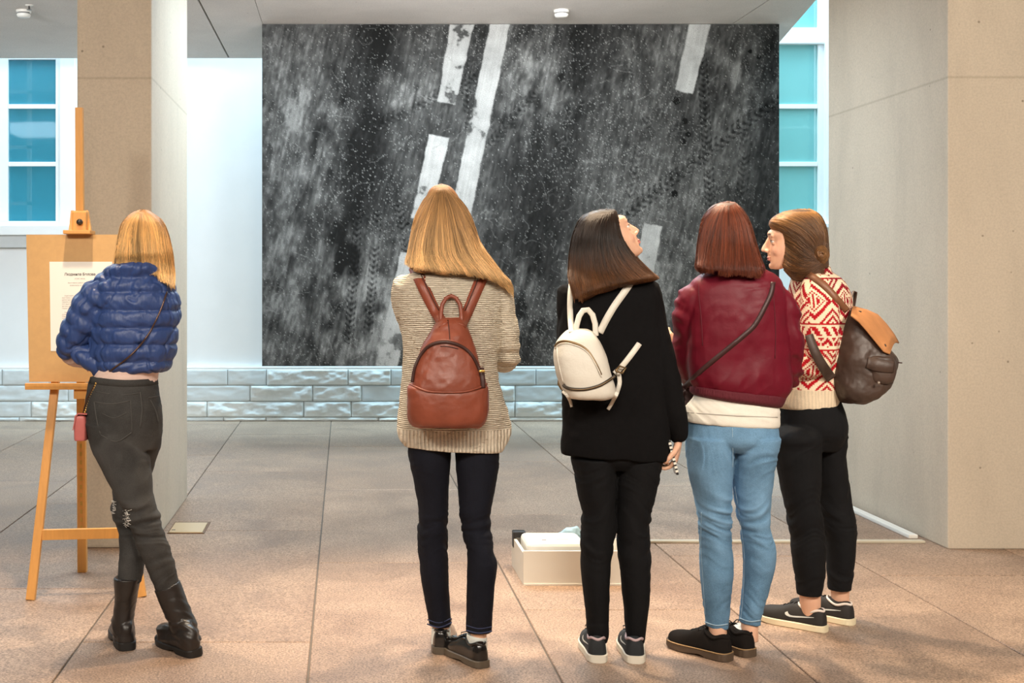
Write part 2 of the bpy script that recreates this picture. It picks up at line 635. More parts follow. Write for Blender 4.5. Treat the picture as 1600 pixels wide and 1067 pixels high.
def denim(name, col, fade=0.0, rough=0.85):
    m, nt, b = new_mat(name)
    tc = N(nt, 'ShaderNodeTexCoord')
    nz = N(nt, 'ShaderNodeTexNoise', ins={'Scale': 6.0, 'Detail': 5.0, 'Roughness': 0.6})
    L(nt, tc.outputs['Object'], nz.inputs['Vector'])
    r = ramp(nt, nz.outputs[0], [(0.3, mul(col, 1 - 0.25 - fade * 0.2)), (0.5, col), (0.75, mul(col, 1.15 + fade))])
    tw = N(nt, 'ShaderNodeTexNoise', ins={'Scale': 420.0, 'Detail': 2.0})
    L(nt, tc.outputs['Object'], tw.inputs['Vector'])
    rt = ramp(nt, tw.outputs[0], [(0.35, (0.80, 0.80, 0.80, 1)), (0.65, (1.15, 1.15, 1.15, 1))])
    mx = N(nt, 'ShaderNodeMix', data_type='RGBA', blend_type='MULTIPLY', ins={0: 1.0})
    L(nt, r.outputs[0], mx.inputs[6])
    L(nt, rt.outputs[0], mx.inputs[7])
    fa = N(nt, 'ShaderNodeAttribute', attribute_name='fade')
    mf = N(nt, 'ShaderNodeMix', data_type='RGBA')
    mf.inputs[7].default_value = tuple(min(1.0, c * 1.7 + 0.05) for c in col[:3]) + (1,)
    L(nt, fa.outputs['Fac'], mf.inputs[0])
    L(nt, mx.outputs[2], mf.inputs[6])
    L(nt, mf.outputs[2], b.inputs['Base Color'])
    b.inputs['Roughness'].default_value = rough
    b.inputs['Specular IOR Level'].default_value = 0.2
    bp = N(nt, 'ShaderNodeBump', ins={'Strength': 0.3, 'Distance': 0.002})
    L(nt, tw.outputs[0], bp.inputs['Height'])
    L(nt, bp.outputs[0], b.inputs['Normal'])
    return m


def glass_mat(name, col, alpha):
    m, nt, b = new_mat(name)
    b.inputs['Base Color'].default_value = col
    b.inputs['Roughness'].default_value = 0.04
    b.inputs['Alpha'].default_value = alpha
    b.inputs['Specular IOR Level'].default_value = 0.8
    tc = N(nt, 'ShaderNodeTexCoord')
    nz = N(nt, 'ShaderNodeTexNoise', ins={'Scale': 2.0, 'Detail': 2.0})
    L(nt, tc.outputs['Object'], nz.inputs['Vector'])
    bp = N(nt, 'ShaderNodeBump', ins={'Strength': 0.04, 'Distance': 0.02})
    L(nt, nz.outputs[0], bp.inputs['Height'])
    L(nt, bp.outputs[0], b.inputs['Normal'])
    return m
# ------------------------------------------------------------------ setting
CEIL = 3.335
FAC = 12.38                                   # face of the old facade
M_conc = concrete('fair-faced concrete', lin(200, 187, 169), line_z=2.40)
M_conc_c = concrete('ceiling concrete', lin(222, 217, 212), dark=0.93)
M_dark = simple('dark joint grey', lin(92, 86, 80), 0.9)  # dark grey for joint backing, lid slot and roll core
M_facade = simple('white render', lin(238, 240, 240), 0.8, noise=0.02, nscale=3, bump=0.05, bscale=150)
M_hallw = simple('hall plaster', lin(205, 195, 180), 0.9, noise=0.03, nscale=2)
M_granite = granite()
M_white = simple('white paint', lin(238, 238, 236), 0.45, noise=0.015, nscale=8)
M_sill = simple('sill stone', lin(205, 208, 208), 0.7, noise=0.04, nscale=12, bump=0.1)

# floor: bedding plus one object per stone slab
floor = box('floor', (-7, 8, -3, FAC + 0.2, -0.12, -0.007), simple('joint filler', lin(112, 104, 96), 0.95), kind='structure')


def slab_mesh(w, l):
    bm = bmesh.new()
    bm_box(bm, -w / 2, w / 2, -l / 2, l / 2, -0.011, 0.0)
    bmesh.ops.recalc_face_normals(bm, faces=bm.faces)
    top = [e for e in bm.edges if all(abs(v.co.z) < 1e-6 for v in e.verts)]
    bmesh.ops.bevel(bm, geom=top, offset=0.0025, segments=1, affect='EDGES')
    me = bpy.data.meshes.new('slab')
    bm.to_mesh(me)
    bm.free()
    me.materials.append(M_granite)
    return me


GAP = 0.007
col_first = {-4: 7.4, -3: 8.68, -2: 5.68, -1: 4.85, 0: 6.2, 1: 5.32, 2: 6.35, 3: 5.93, 4: 5.2, 5: 6.5}
slab_cache = {}
for k, y0 in col_first.items():
    x = -1.866 + 0.87 * (k + 2) - 0.0
    ys = [y0 + 2.14 * j for j in range(-6, 7)]
    ys = [y for y in ys if -3 < y < FAC - 0.1]
    ys = [-3.0] + ys + [FAC - 0.02]
    for a, b in zip(ys[:-1], ys[1:]):
        ln = b - a - GAP
        if ln < 0.05:
            continue
        key = round(ln, 3)
        if key not in slab_cache:
            slab_cache[key] = slab_mesh(0.87 - GAP, ln)
        o = link('slab', slab_cache[key], None, floor, (x + 0.435, (a + b) / 2, 0.0))

# ceiling: slab above, panels below with open joints
ceiling = box('ceiling', (-7, 8, -3, 8.1, CEIL + 0.03, CEIL + 0.4), M_dark, kind='structure')
DIAG = lambda y: 3.155 + (y - 8.1) * 0.181


def prism(name, poly, z0, z1, mat, parent=None):
    bm = bmesh.new()
    lo = [bm.verts.new((x, y, z0)) for x, y in poly]
    hi = [bm.verts.new((x, y, z1)) for x, y in poly]
    n = len(poly)
    bm.faces.new(lo)
    bm.faces.new(list(reversed(hi)))
    for i in range(n):
        bm.faces.new((lo[i], lo[(i + 1) % n], hi[(i + 1) % n], hi[i]))
    return link(name, bm_mesh(bm, name), mat, parent)


prism('slab_back', [(-7, 8.1), (3.155, 8.1), (DIAG(11.39), 11.39), (-7, 11.39)], CEIL + 0.03, CEIL + 0.4, M_dark, ceiling).name = 'back_slab'
for x0, x1 in ((-7, -4.21), (-4.2, -1.035), (-1.02, -0.632), (-0.628, 2.985), (2.995, 8)):
    if x1 <= 3.0:
        xs = [(x0, -3), (x1, -3), (x1, 11.4), (x0, 11.4)]
    else:
        xs = [(x0, -3), (x1, -3), (x1, 8.1), (DIAG(8.1), 8.1), (DIAG(11.4), 11.4), (x0, 11.4)]
    prism('panel', xs, CEIL, CEIL + 0.035, M_conc_c, ceiling)
edge = box('edge_trim', (-7, DIAG(11.4), 11.40, 11.42, CEIL + 0.005, CEIL + 0.4), M_conc_c, ceiling)

# shell of the hall outside the picture
box('wall_left', (-7.2, -7, -3, 12.6, -0.1, 7.5), M_hallw, kind='structure')
box('wall_right', (8, 8.2, -3, 12.6, -0.1, 7.5), M_hallw, kind='structure')
box('wall_front', (-7.2, 8.2, -3.2, -3, -0.1, 3.8), M_hallw, kind='structure')

# old facade with window openings
px = lambda u: (u - UC) / F * FAC
pz = lambda v: H + (VC - v) / F * FAC
wins = [(px(-92), px(97), pz(354), pz(-330)), (px(1118), px(1293), pz(354), pz(-330))]
bm = bmesh.new()
xs = [-7.2] + [c for w in wins for c in w[:2]] + [8.2]
for i in range(0, len(xs), 2):
    bm_box(bm, xs[i], xs[i + 1], FAC, FAC + 0.3, 0.0, 7.5)
for w in wins:
    bm_box(bm, w[0], w[1], FAC, FAC + 0.3, 0.0, w[2])
    bm_box(bm, w[0], w[1], FAC, FAC + 0.3, w[3], 7.5)
wb = link('wall_back', bm_mesh(bm, 'wall_back'), M_facade)
wb['kind'] = 'structure'

glass_l = glass_mat('teal glass', lin(66, 152, 172), 0.62)
glass_r = glass_mat('pale teal glass', lin(140, 205, 200), 0.66)
M_room = simple('dim room behind glass', lin(60, 140, 165), 0.9, noise=0.1, nscale=1.5)
M_refl = simple('pale curtain behind glass', lin(150, 200, 205), 0.9)
for wi, (x0, x1, z0, z1) in enumerate(wins):
    W = empty('window_%d' % (wi + 1), ((x0 + x1) / 2, FAC, z0))
    W['kind'] = 'structure'
    og = Vector(W.location)
    fy0, fy1 = FAC + 0.05, FAC + 0.11
    k = 1 / 161.6
    fw = 12 * k

    def wbox(name, d, m, bev=0.004, W=W, og=og):
        return box(name, d, m, W, bev, origin=og)
    # casing, sash frames, glazing bars
    wbox('frame', (x0, x0 + fw, fy0, fy1, z0, z1), M_white)
    wbox('frame', (x1 - fw, x1, fy0, fy1, z0, z1), M_white)
    wbox('frame', (x0 + fw, x1 - fw, fy0, fy1, z0, z0 + 9 * k), M_white)
    wbox('frame', (x0 + fw, x1 - fw, fy0, fy1, z1 - fw, z1), M_white)
    xm = (x0 + x1) / 2
    mull = 16 * k
    wbox('mullion', (xm - mull / 2, xm + mull / 2, fy0 - 0.015, fy1, z0 + 9 * k, z1 - fw), M_white)
    vs = [345, 255.5, 165, 55, -36, -126, -216, -316]
    zz = [pz(v) for v in vs]
    for j, zv in enumerate(zz[1:-1]):
        hh = (13 if j == 2 and wi == 1 else 7) * k / 2
        if wi == 0 and j == 2:
            zv = pz(88)
        wbox('glazing_bar', (x0 + fw, xm - mull / 2, fy0 + 0.005, fy1 - 0.005, zv - hh, zv + hh), M_white)
        wbox('glazing_bar', (xm + mull / 2, x1 - fw, fy0 + 0.005, fy1 - 0.005, zv - hh, zv + hh), M_white)
    if wi == 1:
        wbox('transom', (x0, x1, fy0 - 0.03, fy1, pz(68), pz(42)), M_white, 0.012)
    gm = glass_l if wi == 0 else glass_r
    for xa, xb in ((x0 + fw, xm - mull / 2), (xm + mull / 2, x1 - fw)):
        for j in range(len(zz) - 1):
            wbox('pane', (xa, xb, FAC + 0.078, FAC + 0.084, zz[j], zz[j + 1]), gm, 0.0)
    # casing board round the opening, sill and apron
    wbox('casing', (x1 - 0.02, x1 + 20 * k if wi == 0 else x1 + 5 * k, FAC - 0.012, FAC + 0.06, z0 - 2 * k, z1), M_white, 0.006)
    wbox('casing', (x0 - 20 * k if wi == 0 else x0 - 5 * k, x0 + 0.02, FAC - 0.012, FAC + 0.06, z0 - 2 * k, z1), M_white, 0.006)
    if wi == 0:
        wbox('sill', (x0 - 30 * k, x1 + 24 * k, FAC - 0.11, FAC + 0.06, pz(368), pz(352.5)), M_white, 0.008)
        wbox('apron', (x0 - 26 * k, x1 + 20 * k, FAC - 0.07, FAC, pz(387), pz(368)), M_sill, 0.006)
    else:
        wbox('sill', (x0 - 6 * k, x1 + 6 * k, FAC - 0.05, FAC + 0.06, pz(356), pz(349)), M_white, 0.006)
    # behind the glass: the room, plus added bars and panel standing in for reflections
    iy = FAC + 0.24
    wbox('reflection_post', (x0 + 0.30, x0 + 0.35, iy, iy + 0.03, z0, z1), M_white, 0.0)
    wbox('reflection_post', (x1 - 0.40, x1 - 0.36, iy, iy + 0.03, z0, z1 - 1.0), M_white, 0.0)
    for v in (318, 228, 140):
        wbox('reflection_bar', (x0 + 0.02, x1 - 0.36, iy, iy + 0.03, pz(v), pz(v) + 0.03), M_white, 0.0)
    wbox('room', (x0 - 0.2, x1 + 0.2, FAC + 0.9, FAC + 0.95, z0 - 0.2, z1 + 0.2), M_room, 0.0)
    if wi == 1:
        wbox('reflection_panel', (x0 + 0.62, x1, FAC + 0.5, FAC + 0.52, z0, z1), M_refl, 0.0)

# rough stone plinth along the facade
M_stone = simple('hewn limestone', lin(226, 230, 228), 0.9, noise=0.08, nscale=9, bump=0.6, bscale=45)
M_stone2 = simple('smooth limestone', lin(214, 222, 224), 0.9, noise=0.06, nscale=5, bump=0.15, bscale=120)
M_mort = simple('lime mortar', lin(150, 150, 145), 0.95)
M_stain = simple('rusty limestone', lin(182, 166, 142), 0.9, noise=0.12, nscale=15, bump=0.5, bscale=50)
plinth = box('trim_1', (-7, 8, FAC - 0.052, FAC, 0, pz(577.5)), M_mort, kind='structure')
courses = [(576, 601), (601.4, 626), (626.4, 650.5), (651, 658)]
given = {0: [417, 544], 1: [489, 565], 2: [475, 549], 3: [591]}


def stone(u0, u1, v0, v1, seed, rough):
    x0, x1, z0, z1 = px(u0) + 0.003, px(u1) - 0.003, pz(v1) + 0.002, pz(v0) - 0.002
    z0 = max(z0, 0.001)
    nx, nz = max(8, int((x1 - x0) / 0.015)), max(3, int((z1 - z0) / 0.012))
    X, Z = np.meshgrid(np.linspace(x0, x1, nx + 1), np.linspace(z0, z1, nz + 1))
    edge = np.minimum.reduce([X - x0, x1 - X, Z - z0, z1 - Z])
    pp = np.stack([X.ravel() * 9, np.full(X.size, seed * 3.1), Z.ravel() * 20], 1)
    d = (fbm(pp, 4, seed).reshape(X.shape) * 0.017 + 0.010) * rough
    d = np.where(edge < 0.006, -0.003, d)
    Y = FAC - 0.062 - d
    vs = np.stack([X, Y, Z], -1).reshape(-1, 3).tolist()
    fs = []
    w = nx + 1
    for j in range(nz):
        for i in range(nx):
            a = j * w + i
            fs.append((a, a + 1, a + w + 1, a + w))
    # sides back to the bedding
    loop = [i for i in range(w)] + [j * w + nx for j in range(1, nz + 1)] + [nz * w + i for i in range(nx - 1, -1, -1)] + [j * w for j in range(nz - 1, 0, -1)]
    b = len(vs)
    for i in loop:
        vs.append([vs[i][0], FAC - 0.05, vs[i][2]])
    m = len(loop)
    for i in range(m):
        fs.append((loop[i], b + i, b + (i + 1) % m, loop[(i + 1) % m]))
    return mesh_from('stone', vs, fs, True)


sd = 1
for ci, (v0, v1) in enumerate(courses):
    us = [-80]
    while us[-1] < 1330:
        us.append(us[-1] + random.uniform(62, 135))
    g = given[ci]
    us = [u for u in us if all(abs(u - q) > 55 for q in g)] + g
    us.sort()
    for a, b in zip(us[:-1], us[1:]):
        sd += 1
        smooth = (ci == 0 and b < 420) or (ci == 1 and (a > 560 and a < 600)) or (ci == 1 and b < 400) or random.random() < 0.15
        me = stone(a, b, v0, v1, sd, 0.22 if smooth else 1.0)
        link('stone', me, M_stone2 if smooth else (M_stain if random.random() < 0.0 else M_stone), plinth)
cap = box('coping', (-7, 8, FAC - 0.058, FAC, pz(577), pz(573.5)), M_white, plinth)

# concrete pillars standing across the hall
box_l = box('trim_2', (-1.367, -0.984, 6.54, 8.02, 0.0, CEIL), M_conc, bevel=0.012, kind='structure')
box_l.name = 'pillar_left'
pr = box('trim_3', (3.07, 4.6, 6.51, 8.12, 0.0, CEIL), M_conc, bevel=0.008, kind='structure')
pr.name = 'pillar_right'

# ------------------------------------------------------------------ cable cover on the floor, floor plates, detectors
M_plastic = simple('white plastic', lin(232, 230, 224), 0.35, noise=0.01)
cc = empty('cable_cover', (1.62, 6.67, 0))
tag(cc, 'flat white plastic cable cover running across the stone floor to the right-hand pillar', 'cable cover')
o = Vector(cc.location)
vs = []
pth = [P(1000, 849, 6.67)]
bm = bmesh.new()
bm_box(bm, 1.2 - o.x, 3.02 - o.x, -0.022, 0.022, 0.0, 0.014)
link('floor_run', bm_mesh(bm, 'floor_run', 0.005), simple('beige plastic', lin(196, 186, 166), 0.4), cc)
bm = bmesh.new()
bm_box(bm, 2.985 - o.x, 3.035 - o.x, 0.10, 1.42, 0.0, 0.022)
link('wall_run', bm_mesh(bm, 'wall_run', 0.006), M_plastic, cc)

fp = empty('floor_box', (-0.965, 7.2, 0))
M_brass = simple('pale brass', lin(214, 188, 150), 0.4, metal=0.3)
x0, x1 = -0.955, -0.755
box('rim', (x0, x1, 6.90, 7.22, 0.0, 0.004), simple('dark brass', lin(110, 78, 48), 0.5), fp, 0.0, origin=fp.location)
box('lid', (x0 + 0.008, x1 - 0.012, 6.91, 7.18, 0.003, 0.008), M_brass, fp, 0.001, origin=fp.location)
box('finger_slot', (x0 + 0.015, x0 + 0.035, 6.96, 6.975, 0.0078, 0.0088), M_dark, fp, 0.0, origin=fp.location)
tag(fp, 'small beige floor socket lid beside the foot of the left-hand pillar', 'floor socket')


def lathe(name, prof, mat, parent=None, n=28, loc=(0, 0, 0)):
    vs, fs = [], []
    for r, z in prof:
        for j in range(n):
            t = 2 * math.pi * j / n
            vs.append((r * math.cos(t) + loc[0], r * math.sin(t) + loc[1], z + loc[2]))
    fs = ring_faces(len(prof), n)
    fs.append(tuple(reversed(range(n))))
    k = (len(prof) - 1) * n
    fs.append(tuple(range(k, k + n)))
    return link(name, mesh_from(name, vs, fs, True), mat, parent)


for u, lab in ((37, 'round white smoke detector on the ceiling above the easel'), (877, 'round white smoke detector on the ceiling above the big painting')):
    Y = (CEIL - H) * F / (VC - 16)
    sdx = empty('smoke_detector', ((u - UC) / F * Y, Y, CEIL))
    tag(sdx, lab, 'smoke detector', 'ceiling smoke detectors')
    lathe('base', [(0.056, 0.0), (0.056, -0.014), (0.052, -0.018)], M_plastic, sdx)
    lathe('vent_ring', [(0.044, -0.016), (0.044, -0.030)], simple('vent grey', lin(120, 120, 120), 0.6), sdx)
    lathe('cap', [(0.050, -0.028), (0.052, -0.034), (0.046, -0.048), (0.03, -0.054), (0.004, -0.055)], M_plastic, sdx)
sp = empty('sprinkler', (-2.26, (CEIL - H) * F / (VC - 8), CEIL))
tag(sp, 'tiny metal sprinkler head on the ceiling next to the left smoke detector', 'sprinkler')
lathe('plate', [(0.03, 0), (0.028, -0.004), (0.012, -0.008)], M_plastic, sp)
lathe('nozzle', [(0.008, -0.006), (0.007, -0.03), (0.018, -0.032), (0.018, -0.036)], simple('sprinkler metal', lin(150, 150, 148), 0.3, 0.9), sp)

# ------------------------------------------------------------------ the big painting
PY = 9.85
pw0, pw1 = (409.5 - UC) / F * PY, (1217.5 - UC) / F * PY
pz1, pz0 = CEIL - 0.004, H - (572 - VC) / F * PY
painting = empty('painting', ((pw0 + pw1) / 2, PY, pz0))
tag(painting, 'huge dark grey painting of scuffed asphalt with broken white road dashes', 'painting')
NU, NV = 620, 410
U, V = np.meshgrid(np.linspace(409.5, 1217.5, NU), np.linspace(37, 572, NV))


def nz2(a, b, seed, o=4):
    return fbm(np.stack([a.ravel(), b.ravel(), np.full(a.size, seed * 1.7)], 1), o, seed).reshape(a.shape)


al = U + 0.20 * (V - 37)                       # across the direction of travel
val = 0.095 + 0.05 * nz2(U / 110, V / 140, 3) + 0.030 * nz2(al / 16, V / 120, 5, 5) + 0.030 * nz2(U / 28, V / 34, 6, 4)
val = np.clip(val, 0.045, 1)
wob = 22 * nz2(U / 90, V / 120, 8, 3)


def band(c, w, amt, s=1.0):
    global val
    t = np.exp(-(((al + wob * s - c) / w) ** 2))
    val = val * (1 - amt * t)


band(602, 34, 0.68)
band(590, 80, 0.35)
band(905, 50, 0.68)
band(880, 90, 0.32)
band(1230, 40, 0.45)
band(445, 20, 0.25)
band(720, 26, 0.25)


def blob(cx, cy, rx, ry, amt, seed):
    global val
    t = np.exp(-(((U - cx) / rx) ** 2 + ((V - cy) / ry) ** 2))
    n = np.clip(0.50 + 0.45 * nz2(al / 11, V / 40, seed, 5) + 0.75 * nz2(U / 24, V / 30, seed + 40, 5), 0, 2)
    val = val + 1.35 * amt * t * n


blob(470, 190, 60, 120, 0.16, 11)
blob(440, 420, 40, 110, 0.15, 12)
blob(570, 470, 90, 100, 0.17, 13)
blob(515, 545, 130, 50, 0.10, 14)
blob(830, 130, 60, 90, 0.13, 15)
blob(1150, 130, 60, 80, 0.10, 16)
blob(1040, 450, 120, 90, 0.12, 17)
blob(640, 150, 50, 40, 0.10, 18)
blob(1000, 110, 70, 60, 0.06, 19)
blob(820, 470, 40, 70, 0.10, 20)
# fine scratches along the travel direction and swirling wear
sc = nz2(al / 2.2, V / 60, 23, 3)
val = val * (1 + 0.22 * sc) * np.exp(0.42 * nz2(al / 4.0, V / 9, 24, 4))
sw = np.abs(nz2(U / 26 + 0.6 * nz2(U / 40, V / 40, 31, 2), V / 26, 29, 3))
val = val + 0.10 * np.exp(-(sw / 0.035) ** 2) * np.clip(nz2(U / 80, V / 90, 33, 2) + 0.15, 0, 1)
val = np.clip(val, 0.018, 0.5)


def seg(x0, y0, x1, y1):
    """distance to a segment and the position along it in px."""
    dx, dy = x1 - x0, y1 - y0
    ln = math.hypot(dx, dy)
    t = ((U - x0) * dx + (V - y0) * dy) / ln
    tt = np.clip(t, 0, ln)
    return np.hypot(U - x0 - dx / ln * tt, V - y0 - dy / ln * tt), t, ln


# tyre prints: rows of tread blocks
def tyre(x0, y0, x1, y1, w, dark, per=9.0):
    global val
    d, t, ln = seg(x0, y0, x1, y1)
    side = ((U - x0) * (y1 - y0) - (V - y0) * (x1 - x0)) / ln
    cell = np.sin(2 * math.pi * (t + np.abs(side) * 0.8) / per) * 0.5 + 0.5
    rows = np.cos(math.pi * side / (w * 0.55)) * 0.5 + 0.5
    m = np.clip(1.4 * cell * (0.35 + 0.65 * rows), 0, 1) * (d < w) * np.clip(1.1 + 1.4 * nz2(U / 14, V / 14, 41, 3), 0, 1)
    val = val * (1 - dark * m)
    lt = (d < w) * np.exp(-((cell - 0.2) / 0.12) ** 2) * np.clip(nz2(U / 9, V / 9, 43, 2), 0, 1)
    val = val + 0.10 * lt


tyre(560, 330, 545, 530, 7, 0.75)
tyre(590, 335, 575, 520, 7, 0.75)
tyre(622, 320, 636, 400, 7, 0.70)
tyre(735, 120, 590, 195, 9, 0.6)
tyre(728, 130, 738, 240, 7, 0.65)
tyre(830, 150, 770, 220, 8, 0.6)
tyre(1216, 150, 965, 345, 10, 0.72, 11)
tyre(1095, 60, 1110, 320, 8, 0.7)
tyre(1165, 210, 1160, 300, 9, 0.55)
tyre(1010, 190, 985, 300, 8, 0.5)

# white road dashes, eaten away at the edges
er = nz2(U / 13, V / 13, 51, 5)
er2 = nz2(U / 45, V / 45, 53, 4)


def dash(poly, keep=0.7):
    global val
    inside = np.ones(U.shape, bool)
    dist = np.full(U.shape, 1e9)
    n = len(poly)
    for i in range(n):
        (ax, ay), (bx, by) = poly[i], poly[(i + 1) % n]
        cr = ((bx - ax) * (V - ay) - (by - ay) * (U - ax)) / math.hypot(bx - ax, by - ay)
        dist = np.minimum(dist, cr)
    m = np.clip((dist + 1.2 * er) / 1.5, 0, 1)
    hole = np.clip((er * 0.8 + er2 * 0.9 + keep) / 0.25, 0, 1)
    m = m * (0.12 + 0.88 * hole)
    tone = np.clip(0.62 + 0.12 * er2 + 0.08 * er + 0.06 * sc, 0.15, 0.8)
    val = val * (1 - m) + tone * m


dash([(703, 37), (741, 37), (712, 164), (683, 158)])
dash([(766, 30), (800, 30), (737, 330), (690, 560), (655, 560), (712, 290)])
dash([(670, 209), (702, 215), (672, 345), (642, 340)])
dash([(626, 393), (660, 395), (621, 573), (586, 573)])
dash([(1077, 34), (1112, 34), (1083, 147), (1054, 140)])
dash([(1005, 347), (1035, 353), (1015, 470), (985, 470)])
# drips, pits, cracks, specks
for cx, cy, r in ((1056, 156, 7), (1070, 187, 5.5), (1075, 210, 4.5), (1068, 220, 3.5), (1054, 303, 5), (637, 349, 2.5), (524, 347, 2), (1186, 88, 2.5), (1172, 80, 2.5)):
    d = np.hypot(U - cx, V - cy) + 2.2 * er
    val = np.where(d < r, 0.012, val)
du, dv = (1217.5 - 409.5) / (NU - 1), 535 / (NV - 1)
for k in range(150):
    x, y = rng.uniform(410, 1217), rng.uniform(37, 572)
    a = rng.uniform(0, 6.28)
    st = rng.uniform(0.05, 0.3)
    for q in range(int(rng.integers(6, 34))):
        i, j = int((y - 37) / dv), int((x - 409.5) / du)
        if 0 <= i < NV and 0 <= j < NU:
            val[i, j] = min(0.55, val[i, j] + rng.uniform(0.03, 0.11))
        a += rng.normal(0, st)
        x += math.cos(a) * 1.2
        y += math.sin(a) * 1.2
dmap = nz2(U / 70, V / 70, 61, 2)
for k in range(15000):
    x, y = rng.uniform(0, NU - 1), rng.uniform(0, NV - 1)
    i, j = int(y), int(x)
    if k % 3 == 0 or dmap[i, j] > 0.0:
        val[i, j] = min(0.6, val[i, j] + rng.uniform(0.05, 0.30))
        if rng.random() < 0.12:
            val[min(i + 1, NV - 1), j] = min(0.6, val[min(i + 1, NV - 1), j] + 0.2)
val = np.clip(val, 0.012, 0.8)
val = np.where(val < 0.32, 0.115 * (val / 0.115) ** 1.2, val)
val = np.clip(val * 0.44, 0.004, 0.42)
colr = np.stack([val * 0.98, val * 1.0, val * 0.97], -1)
Xg = np.linspace(pw0, pw1, NU) - painting.location.x
Zg = np.linspace(pz1, pz0, NV) - painting.location.z
XX, ZZ = np.meshgrid(Xg, Zg)
co = np.stack([XX, np.zeros_like(XX), ZZ], -1).reshape(-1, 3)
me = bpy.data.meshes.new('canvas')
me.vertices.add(NU * NV)
me.vertices.foreach_set('co', co.ravel())
ii = (np.arange(NV - 1)[:, None] * NU + np.arange(NU - 1)[None, :]).ravel()
quads = np.stack([ii, ii + NU, ii + NU + 1, ii + 1], 1).astype(np.int32)
me.loops.add(quads.size)
me.loops.foreach_set('vertex_index', quads.ravel())
me.polygons.add(len(quads))
me.polygons.foreach_set('loop_start', np.arange(0, quads.size, 4, dtype=np.int32))
me.update(calc_edges=True)
me.validate()
set_color(me, colr.reshape(-1, 3).astype(np.float32))
M_canvas = attr_mat('asphalt painting', 0.85, 0.12, bump=0.1, bscale=120,
                    speck=(150.0, [(0.30, (0.72, 0.72, 0.72, 1)), (0.55, (1.0, 1.0, 1.0, 1)), (0.72, (1.35, 1.35, 1.35, 1))]))
link('canvas', me, M_canvas, painting)
box('stretcher', (pw0, pw1, PY + 0.002, PY + 0.045, pz0, pz1), simple('stretcher wood', lin(120, 110, 95), 0.8), painting, origin=painting.location)

# ------------------------------------------------------------------ easel, drawing board, notice
M_wood = simple('oiled beech', lin(222, 160, 84), 0.45, noise=0.07, nscale=9, stretch=(7, 7, 0.7), bump=0.05, bscale=60)
M_brd = simple('hardboard', lin(198, 156, 100), 0.6, noise=0.05, nscale=30, bump=0.05)
M_blk = simple('black plastic', lin(34, 32, 32), 0.4)
M_brs = simple('brass', lin(205, 170, 95), 0.3, 0.8)
EO = Vector((P(130, 900, 5.75).x, 5.75, 0))
easel = empty('easel', EO)
tag(easel, 'light beech studio easel holding a brown board with a printed notice', 'easel')


def onfloor(u, v):
    Y = H * F / (v - VC)
    return Vector(((u - UC) / F * Y, Y, 0.0))


sE = 5.6 / F
lt = P(117, 330, 5.80)
rt = P(133, 330, 5.80)
lb, rb = onfloor(48, 937), onfloor(222, 932)
bar('leg', lb, lt, 13.5 * sE, 0.03, M_wood, easel, EO, 11 * sE)
bar('leg', rb, rt, 13.5 * sE, 0.03, M_wood, easel, EO, 11 * sE)
mb, mt = onfloor(129, 893), P(124, 168, 5.82)
mast = bar('mast', mb, mt, 15 * sE, 0.035, M_wood, easel, EO, 12 * sE)
# notched brass rack let into the mast
rk = []
for k in range(13):
    t = 0.10 + k * 0.018
    c = mb.lerp(mt, t) - EO
    rk.append(bar_vf(c + Vector((0, -0.0185, -0.012)), c + Vector((0, -0.0185, 0.007)), 0.009, 0.004))
link('brass_rack', mesh_from('brass_rack', *join(rk), smooth=False), M_brs, easel)['kind'] = 'stuff'
fl = (840 - 937) / (330 - 937)


def on_leg(b, t, v):
    return b.lerp(t, (v - 937) / (330 - 937))


ca, cb = on_leg(lb, lt, 840), on_leg(rb, rt, 840)
bar('crossbar', ca, cb, 16 * sE, 0.022, M_wood, easel, EO, side=(0, 0, 1))
ta = on_leg(lb, lt, 603)
ty = ta.y - 0.02
box('tray', (P(44, 0, ty).x, P(212, 0, ty).x, ty - 0.06, ty + 0.03, P(0, 607, ty).z, P(0, 602, ty).z), M_wood, easel, 0.003, origin=EO)
box('tray_lip', (P(44, 0, ty).x, P(212, 0, ty).x, ty - 0.062, ty - 0.045, P(0, 603, ty).z, P(0, 597, ty).z), M_wood, easel, 0.003, origin=EO)
box('tray_bracket', (P(118, 0, ty).x, P(138, 0, ty).x, ty - 0.04, ty + 0.10, P(0, 622, ty).z, P(0, 607.5, ty).z), M_wood, easel, 0.003, origin=EO)
cy = 5.76
cl = box('clamp', (P(113.5, 0, cy).x, P(136, 0, cy).x, cy - 0.02, cy + 0.03, P(0, 362, cy).z, P(0, 330, cy).z), M_wood, easel, 0.008, origin=EO)
box('clamp_shelf', (P(105, 0, cy).x, P(147, 0, cy).x, cy - 0.09, cy + 0.03, P(0, 366.5, cy).z, P(0, 360.5, cy).z), M_wood, easel, 0.003, origin=EO)
kc = P(125, 347, cy - 0.02) - EO
vs, fs = tube3([kc + Vector((0, 0.01, 0)), kc + Vector((0, -0.016, 0))], [(0.0135, 0.0135)] * 2, 18, ref=(0, 0, 1), caps='round')
link('clamp_knob', mesh_from('clamp_knob', vs, fs), M_blk, easel)

